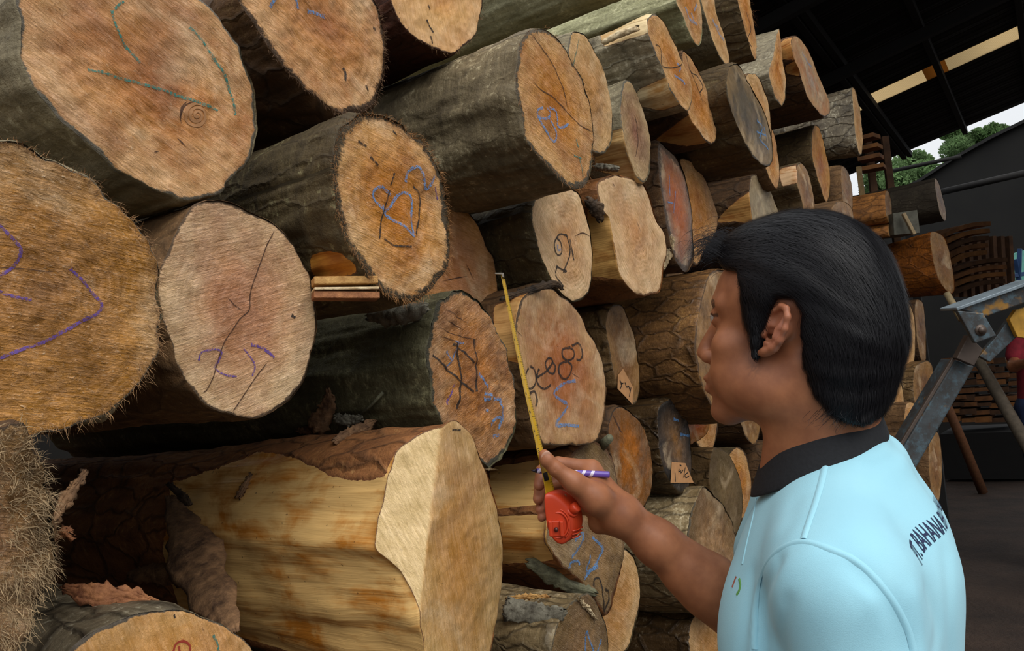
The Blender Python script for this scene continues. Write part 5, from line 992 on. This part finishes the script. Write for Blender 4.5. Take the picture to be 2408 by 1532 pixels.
for px_, dp_, wd_ in (('1795,1550 1790,1450 1800,1385 1828,1322', .006, .009), ('2128,1550 2108,1460 2070,1392 2012,1338', .005, .010), ('1852,1550 1842,1480 1852,1415', .003, .010), ('2182,1390 2204,1470 2196,1550', .004, .011), ('2078,1012 2108,1042 2098,1078 2040,1096', .0045, .007),
                      ('1742,1550 1760,1430 1768,1350', .004, .009), ('2150,1400 2162,1470 2166,1550', -.004, .010), ('1770,1550 1772,1460 1782,1385', -.003, .008), ('1960,1550 1990,1470 2050,1410', -.003, .014), ('2225,1300 2232,1400 2236,1550', .003, .010), ('1905,1300 1850,1350 1826,1430 1822,1550', -.003, .014), ('1868,1180 1850,1240 1800,1300', .002, .012), ('2090,1180 2120,1250 2150,1290', .002, .014)):
    dp_ = dp_ * .65
    for x_, y_ in open_spline(PP(px_), 50):
        h_, n__, *_ = _b0.ray_cast(Vector(tuple(CAM)), Vector(tuple(rays([(x_, y_)])[0])).normalized())
        if h_ is None: continue
        dd = np.linalg.norm(Vs_ - np.array(h_), axis=1); off_ = np.where(np.abs(off_) > np.abs(dp_ * np.exp(-(dd / wd_) ** 2)), off_, dp_ * np.exp(-(dd / wd_) ** 2))
Vs_ = relax(Vs_ - vn * off_[:, None], Qs_, 4)
shirt = mesh('polo_shirt', Vs_, Qs_, knit, man)
bv_ = BVHTree.FromPolygons([Vector(v) for v in Vs_], [tuple(q) for q in Qs_.tolist()])
def on_shirt(x, y, up=.0):
    r = Vector(tuple(rays([(x, y)])[0])).normalized(); h, n, *_ = bv_.ray_cast(Vector(tuple(CAM)), r)
    return None if h is None else (np.array(h) - np.array(r) * up * 0 + np.array(n) * up * (1 if n.dot(r) < 0 else -1), np.array(n) * (1 if n.dot(r) < 0 else -1))
def seam(name, px, w, lift, mat, par, lab=None):
    pts = open_spline(PP(px), 60); R_ = [on_shirt(*p, lift) for p in pts]; R_ = [r for r in R_ if r]
    P = np.array([r[0] for r in R_]); N_ = np.array([r[1] for r in R_]); P = np.array([P[max(0, i - 2):i + 3].mean(0) for i in range(len(P))]); T = np.gradient(P, axis=0); T /= np.linalg.norm(T, axis=1)[:, None] + 1e-9; Sd = np.cross(T, N_); Sd /= np.linalg.norm(Sd, axis=1)[:, None] + 1e-9; V = []
    for a in np.linspace(-1, 1, 7): V.append(P + Sd * a * w / 2 + N_ * (lift * (1 - a * a) - lift * .9))
    V = np.array(V).transpose(1, 0, 2).reshape(-1, 3); o = mesh(name, V, [(7 * i + j, 7 * i + j + 1, 7 * i + 8 + j, 7 * i + 7 + j) for i in range(len(P) - 1) for j in range(6)], mat, par)
    if lab: o['label'] = lab
    return o
seam('shoulder_seam', '1941,1092 1930,1140 1915,1190 1898,1240 1888,1272', .0075, .0014, knit, shirt)
seam('armhole_seam', '1775,1540 1774,1460 1782,1380 1805,1318 1845,1285 1888,1272 1940,1288 2010,1318 2070,1375 2115,1440 2142,1500 2150,1545', .0070, .0016, knit, shirt)
seam('placket_edge', '1778,1172 1772,1210 1758,1270 1745,1330', .004, .001, knit, shirt)
seam('logo', '1738,1362 1741,1376 1738,1390 1732,1400', .004, .0008, plain('green_print', '5f9a52', .7), shirt, 'green chest logo edge'); seam('logo', '1732,1356 1727,1368 1722,1382', .003, .0008, plain('red_print', 'a85a4a', .7), shirt, 'red chest logo edge')
# collar
ck = plain('black_collar_knit', '15161a', .85, .25, 250, .3); CC = bl_(-.002, 0, .000)
na = 72; rows = []
prof = [(.000, .000), (.0015, .010), (.004, .013), (.008, .010), (.016, -.008), (.022, -.026), (.0225, -.032), (.020, -.031), (.012, -.012)]
for i in range(na):
    a = math.radians(12) + (2 * math.pi - math.radians(24)) * i / (na - 1); ca, sa = math.cos(a), math.sin(a)
    fr = max(0, ca) ** 2; zt = .040 - .032 * ca; rows.append([CC + ((.053 + r) * ca * BB[0] + (.057 + r) * sa * BB[1] + (zt + z * (1 + .25 * fr) + r * ca * -.2) * BB[2]) for r, z in prof])
V = np.array(rows).reshape(-1, 3); np_ = len(prof)
Fc = [(i * np_ + j, i * np_ + (j + 1) % np_, (i + 1) * np_ + (j + 1) % np_, (i + 1) * np_ + j) for i in range(na - 1) for j in range(np_)] + [tuple(range(np_))[::-1], tuple(range((na - 1) * np_, na * np_))]
co = mesh('collar', V, Fc, ck, shirt); co['label'] = 'black collar'; sbm = co.modifiers.new('s', 'SUBSURF'); sbm.levels = sbm.render_levels = 1
# writing across the back
cu = bpy.data.curves.new('t', 'FONT'); cu.body = 'PT. BAHANA BHUMIPHALA PERSADA'; cu.size = 1; cu.offset = .012; to = bpy.data.objects.new('t', cu); COL.objects.link(to); bpy.context.view_layer.update()
tm = bpy.data.meshes.new_from_object(to.evaluated_get(bpy.context.evaluated_depsgraph_get())); bpy.data.objects.remove(to)
bm = bmesh.new(); bm.from_mesh(tm); bmesh.ops.triangulate(bm, faces=bm.faces)
for _ in range(2): bmesh.ops.subdivide_edges(bm, edges=[e for e in bm.edges if e.calc_length() > .12], cuts=1); bmesh.ops.triangulate(bm, faces=bm.faces)
tv = np.array([v.co[:] for v in bm.verts]); tf = [tuple(v.index for v in f.verts) for f in bm.faces]; bm.free(); wt = tv[:, 0].max()
def bc(px):
    r = on_shirt(*px); return None if r is None else (r[0] - bl_(0, 0, 0)) @ BB.T
c0 = bc((2167, 1331)); 
yl = c0[1]; z0 = c0[2]; arch = .014; th_ = .016
s = tv[:, 0] / wt * 2 - 1; yy = yl - (s + 1) / 2 * (yl + .10); zz = z0 + arch * (1 - s ** 2) + tv[:, 1] / .7 * th_
P = []
for a_, b_ in zip(yy, zz):
    o_ = bl_(-.4, a_, b_); h, n, *_ = bv_.ray_cast(Vector(tuple(o_)), Vector(tuple(BB[0]))); h = h or bv_.find_nearest(Vector(tuple(bl_(-.13, a_, b_))))[0]; P.append(np.array(h) - BB[0] * .0008)
to = mesh('back_print', P, tf, plain('dark_blue_print', '1d2a4d', .7, .1, 100), shirt, smooth=False); to['label'] = 'dark blue company name across the back'
# trousers and shoes (below the frame, they carry the figure)
tr = SDF(); hipz = bl_(0, 0, -.60)
for s_ in (1, -1):
    h0 = bl_(0, .085 * s_, -.58); k0 = np.array([h0[0], h0[1], .48]) + BB[0] * .03; a0 = np.array([h0[0], h0[1], .09]) - BB[0] * .01; tr.chain([h0, k0, a0], [.095, .068, .058], .03)
tr.ell(bl_(0, 0, -.56), (.125, .17, .11), .03, BB); v_, q_ = tr.mesh(np.array([*np.minimum(hipz[:2], NB[:2]), .0]) - [.35, .35, .0], np.array([*np.maximum(hipz[:2], NB[:2]), hipz[2] + .02]) + [.35, .35, .1], .012); mesh('trousers', v_, q_, plain('dark_trousers', '23252b', .9, .2, 40), man)
for s_ in (1, -1):
    h0 = bl_(0, .085 * s_, -.58); fh = BB[0] * [1, 1, 0]; fh /= np.linalg.norm(fh); c_ = np.array([h0[0], h0[1], .0]); sw = SDF(); sw.ell(c_ + fh * .06 + [0, 0, .035], (.135, .048, .038), .02, np.stack([fh, np.cross([0, 0, 1.], fh), [0, 0, 1.]])); sw.cap(c_ + [0, 0, .05], c_ + [0, 0, .09], .045, .043, .02)
    v_, q_ = sw.mesh(c_ - [.25, .25, .01], c_ + [.25, .25, .15], .008); v_[:, 2] = np.maximum(v_[:, 2], .0); mesh('shoe', v_, q_, plain('shoe', '2a2420', .7, .2, 40), man)
# ---- tape measure, pen
red = plain('orange_red_plastic', 'c43d1c', .38, .06, 40, .05); tape = empty('tape_measure', W(1315, 1225, 1.03), 'orange red tape measure with its yellow blade pulled out, held in the hand', 'tape measure')
fz = 1.020; ext = cw((.0165, -.003, .020))
fpx = closed_spline(PP('1277,1168 1285,1163 1300,1165 1320,1178 1336,1196 1345,1220 1346,1245 1338,1268 1320,1283 1305,1278 1292,1262 1284,1240 1279,1205'), 64); fpt = np.array([W(x, y, fz + (x - 1310) * .0001) for x, y in fpx]); cc = fpt.mean(0)
V = []; lay = [(-.12, .0), (-.03, .0), (0, .04), (0, .12), (0, .5), (0, .9), (-.03, .98), (-.1, 1.)]
lay = [(.0, -.0), (.55, -.0), (.82, .0), (.92, .03), (.98, .10), (1., .2), (1., .8), (.98, .9), (.9, .98), (.5, 1.), (.0, 1.)]
for sc_, e_k in lay: V += list(cc + (fpt - cc) * max(sc_, .01) + ext * e_k)
nl = len(lay); Fc = [(i * 64 + j, i * 64 + (j + 1) % 64, (i + 1) * 64 + (j + 1) % 64, (i + 1) * 64 + j) for i in range(nl - 1) for j in range(64)]
mesh('case', V, Fc, red, tape)
def ringp(c, r, a0, a1, rad, name, nr=30, zoff=-.0005):
    pts = [W(c[0] + r * math.cos(a), c[1] + r * 1.25 * math.sin(a), fz + zoff) for a in np.linspace(a0, a1, nr)]; return tube(name, pts, rad, red, tape, 8)
ringp((1312, 1236), 24, -2.9, 2.2, .0014, 'raised_ring', zoff=.0008); ringp((1310, 1236), 30, -2.2, .9, .001, 'raised_ring', zoff=.0015)
clip = prism('belt_clip', ((1292, 1226), (1324, 1226), (1326, 1264), (1294, 1262)), fz - .0015, .003, red, tape, .0008)
for x0 in (1289, 1315): prism('clip_rail', ((x0, 1227), (x0 + 10, 1227), (x0 + 12, 1264), (x0 + 3, 1264)), fz - .006, .006, red, clip, .0015)
tube('clip_screw', [W(1308, 1246, fz - .002), W(1308, 1246, fz - .0035)], .003, plain('dark_screw', '4a1f18', .4), clip, 12)
bb = W(1345, 1200, fz + .010); bd = cw((.55, -.55, -.62)); bd /= np.linalg.norm(bd); tube('lock_button', [bb, bb + bd * .006, bb + bd * .0105, bb + bd * .0115], [.0078, .0072, .0066, .0052], red, tape, 24); tube('button_seat', [bb - bd * .002, bb + bd * .0022], [.0100, .0094], red, tape, 24)
for i in range(3): tube('grip_rib', [W(1346, 1250 + i * 8, fz + .004), W(1358, 1247 + i * 8, fz + .010), W(1370 - i * 2, 1240 + i * 8, fz + .018)], .0009, red, tape, 8)
tube('wrist_ring', [W(1328 + 4 * math.cos(a), 1168 + 3.2 * math.sin(a), 1.032) for a in np.linspace(0, 6.28, 16)], .0006, plain('dull_brass', '9a8a62', .4, Metallic=.7), tape, 6)
bp = open_spline([np.array([*p]) for p in ((1296, 1170, 1.030), (1286, 1120, 1.031), (1270, 1058, 1.034), (1248, 960, 1.045), (1226, 860, 1.062), (1203, 750, 1.085), (1183, 652, 1.11))], 90); Pc = np.array([W(*p) for p in bp]); n_ = len(Pc)
T = np.gradient(Pc, axis=0); T /= np.linalg.norm(T, axis=1)[:, None]; vw = Pc - CAM; vw /= np.linalg.norm(vw, axis=1)[:, None]; S0 = np.cross(T, vw); S0 /= np.linalg.norm(S0, axis=1)[:, None]
S0 *= np.sign((S0 @ M[:, 0]))[:, None]; U0 = np.cross(S0, T); U0 *= -np.sign((U0 * vw).sum(1))[:, None]
phi = np.radians(np.interp(np.arange(n_), [0, n_ * .25, n_ - 1], [34, 60, 73])); Sx = S0 * np.cos(phi)[:, None] + U0 * -np.sin(phi)[:, None]; Nx = np.cross(T, Sx); Nx *= -np.sign((Nx * vw).sum(1))[:, None]
def blade_pt(i, a, up=0.): f0 = int(np.clip(i, 0, n_ - 1)); f1 = min(f0 + 1, n_ - 1); u = np.clip(i, 0, n_ - 1) - f0; g_ = lambda A: A[f0] * (1 - u) + A[f1] * u; return g_(Pc) + g_(Sx) * a * .0075 + g_(Nx) * (-.0016 * (1 - a * a) + up)
V = [blade_pt(i, a, o_) for i in range(n_) for a, o_ in [(a, 0) for a in np.linspace(-1, 1, 7)] + [(a, -.0003) for a in np.linspace(1, -1, 7)]]
Fc = [(14 * i + j, 14 * i + (j + 1) % 14, 14 * (i + 1) + (j + 1) % 14, 14 * (i + 1) + j) for i in range(n_ - 1) for j in range(14)] + [tuple(range(14)), tuple(range(14 * n_ - 14, 14 * n_))[::-1]]
yb = plain('yellow_blade', 'bf941c', .35, .08, 40, .05); blade = mesh('blade', V, Fc, yb, tape)
arc = np.r_[0, np.cumsum(np.linalg.norm(np.diff(Pc, axis=0), axis=1))]; Lb = arc[-1]; inkm = plain('black_ink', '17150f', .5, .05)
V = []; Fc = []
def patch(s0, s1, a0, a1, up=.00015):
    k = len(V)
    for s_, a_ in ((s0, a0), (s1, a0), (s1, a1), (s0, a1)): V.append(blade_pt(np.interp(Lb - s_, arc, np.arange(n_)), a_, up))
    Fc.append((k, k + 1, k + 2, k + 3))
k = 1
while k * .0254 / 8 < Lb - .004:
    s_ = k * .0254 / 8; ln_ = .95 if k % 8 == 0 else (.5 if k % 4 == 0 else .32); patch(s_ - .00018, s_ + .00018, 1., 1. - ln_); 
    if k % 2 == 0 and k % 8: patch(s_ - .00012, s_ + .00012, -1., -.8)
    k += 1
patch(Lb - .033, Lb - .022, -.75, .45)
mesh('graduation', V, Fc, inkm, blade, smooth=False)
def blade_text(txt, s_c, size, mat, up=.0002):
    cu = bpy.data.curves.new('t', 'FONT'); cu.body = txt; cu.size = size; cu.align_x = 'CENTER'; to = bpy.data.objects.new('t', cu); COL.objects.link(to); bpy.context.view_layer.update(); tm = bpy.data.meshes.new_from_object(to.evaluated_get(bpy.context.evaluated_depsgraph_get())); bpy.data.objects.remove(to)
    vv = [blade_pt(np.interp(Lb - (s_c + v.co.x), arc, np.arange(n_)), -.45 + v.co.y / .0075 * .9 - .2, up) for v in tm.vertices]; o = mesh('numeral', vv, [tuple(p.vertices) for p in tm.polygons], mat, blade, smooth=False); o['label'] = 'black numeral ' + txt
for i in range(1, int(Lb / .0254) + 1):
    if Lb - i * .0254 > .036: blade_text(str(i), i * .0254 - .006, .008, inkm)
blade_text('1F', Lb - .0275, .0075, yb, .0003)
prism('end_hook', ((1163, 642), (1184, 642), (1186, 653), (1181, 652), (1179, 646), (1164, 645)), 1.107, .006, plain('hook_steel', 'a39a8c', .35, .1, Metallic=.8), tape, .0004)
pen = empty('pen', W(1340, 1112, 1.045), 'purple pen with white spiral stripes held between thumb and fingers', 'pen')
pa, pm, pe = W(1262, 1108, 1.040), W(1345, 1111, 1.046), W(1432, 1117, 1.050); na = 24; V = []; sv = []
for i, u in enumerate(np.linspace(0, 1, 60)):
    c = pa + (pe - pa) * u; d = (pe - pa) / np.linalg.norm(pe - pa); x_ = np.cross(d, [0, 0, 1.]); x_ /= np.linalg.norm(x_); y_ = np.cross(d, x_); r = .0032 + .0012 * u
    for j in range(na): a = 2 * math.pi * j / na; V.append(c + (x_ * math.cos(a) + y_ * math.sin(a)) * r); sv.append(math.sin(a + u * 52) if u < .80 else -1)
Fc = [(i * na + j, i * na + (j + 1) % na, (i + 1) * na + (j + 1) % na, (i + 1) * na + j) for i in range(59) for j in range(na)] + [tuple(range(59 * na, 60 * na))]
t = NT('purple_striped_plastic'); pcol = t.mix(t.rng(t.attr('stripe'), .25, .45), srgb('6b4fae'), srgb('ded8ee')); pm_ = t.out(pcol, .25)
mesh('barrel', V, Fc, pm_, pen, attrs={'stripe': sv}); tube('tip', [pa, W(1254, 1107.5, 1.0395), W(1249, 1107, 1.039)], [.0030, .0014, .0004], plain('dark_tip', '3a3540', .3, Metallic=.6), pen, 14)
# ---- the worker in red farther off
def worker():
    z = 5.4; P_ = lambda x, y, dz=0.: W(x, y, z + dz); b = SDF()
    b.ell(P_(2440, 690), (.085, .075, .11), .01); b.cap(P_(2440, 720), P_(2445, 790), .05, .055, .02); b.cap(P_(2405, 790), P_(2490, 785), .06, .06, .03)
    b.cap(P_(2447, 800), P_(2447, 950), .13, .12, .04); b.cap(P_(2398, 795), P_(2388, 845), .05, .042, .02); b.cap(P_(2388, 848), P_(2384, 862, -.1), .04, .038, .02); b.cap(P_(2384, 862, -.1), P_(2425, 850, -.3), .038, .026, .02); b.ell(P_(2428, 850, -.32), (.05, .03, .04), .02)
    b.cap(P_(2495, 795), P_(2510, 870), .05, .038, .02)
    v, q = b.mesh(P_(2440, 820) - [.6, .6, .7], P_(2440, 820) + [.6, .6, .7], .014); c = P_(2447, 950); root = empty('person', (c[0], c[1], 0), 'worker in a red shirt and blue trousers behind the steel arm at the right edge', 'person'); mesh('body', v, q, skin, root, attrs={'pink': np.zeros(len(v)), 'stubble': np.zeros(len(v)), 'dark': np.zeros(len(v))})
    s_ = SDF(); s_.cap(P_(2405, 792), P_(2490, 787), .072, .072, .03); s_.cap(P_(2447, 805), P_(2447, 935), .145, .135, .04); s_.cap(P_(2398, 795), P_(2389, 836), .066, .064, .02); v, q = s_.mesh(P_(2440, 820) - [.6, .6, .6], P_(2440, 820) + [.6, .6, .6], .014); mesh('shirt', v, q, plain('red_shirt', '8f2230', .85, .3, 25), root)
    s_ = SDF(); s_.ell(P_(2442, 668), (.10, .09, .085), .01); v, q = s_.mesh(P_(2442, 668) - .15, P_(2442, 668) + .15, .014); mesh('hair', v, q, hm, root)
    s_ = SDF(); s_.ell(P_(2447, 955), (.15, .15, .11), .03)
    for k_ in (-22, 22): a = P_(2447 + k_, 965); s_.chain([a, np.array([a[0], a[1], .45]), np.array([a[0], a[1], .12])], [.095, .07, .06], .03)
    v, q = s_.mesh(np.array([c[0] - .4, c[1] - .4, .0]), np.array([c[0] + .4, c[1] + .4, 1.3]), .018); mesh('trousers', v, q, plain('blue_jeans', '1f2c4a', .9, .3, 30), root)
    for k_ in (-22, 22): a = P_(2447 + k_, 965); f = SDF(); f.ell((a[0], a[1] - .04, .04), (.05, .12, .04), .01); v, q = f.mesh((a[0] - .2, a[1] - .25, 0), (a[0] + .2, a[1] + .2, .14), .012); v[:, 2] = np.maximum(v[:, 2], 0); mesh('shoe', v, q, plain('worker_shoe', '2a2622', .8), root)
worker()
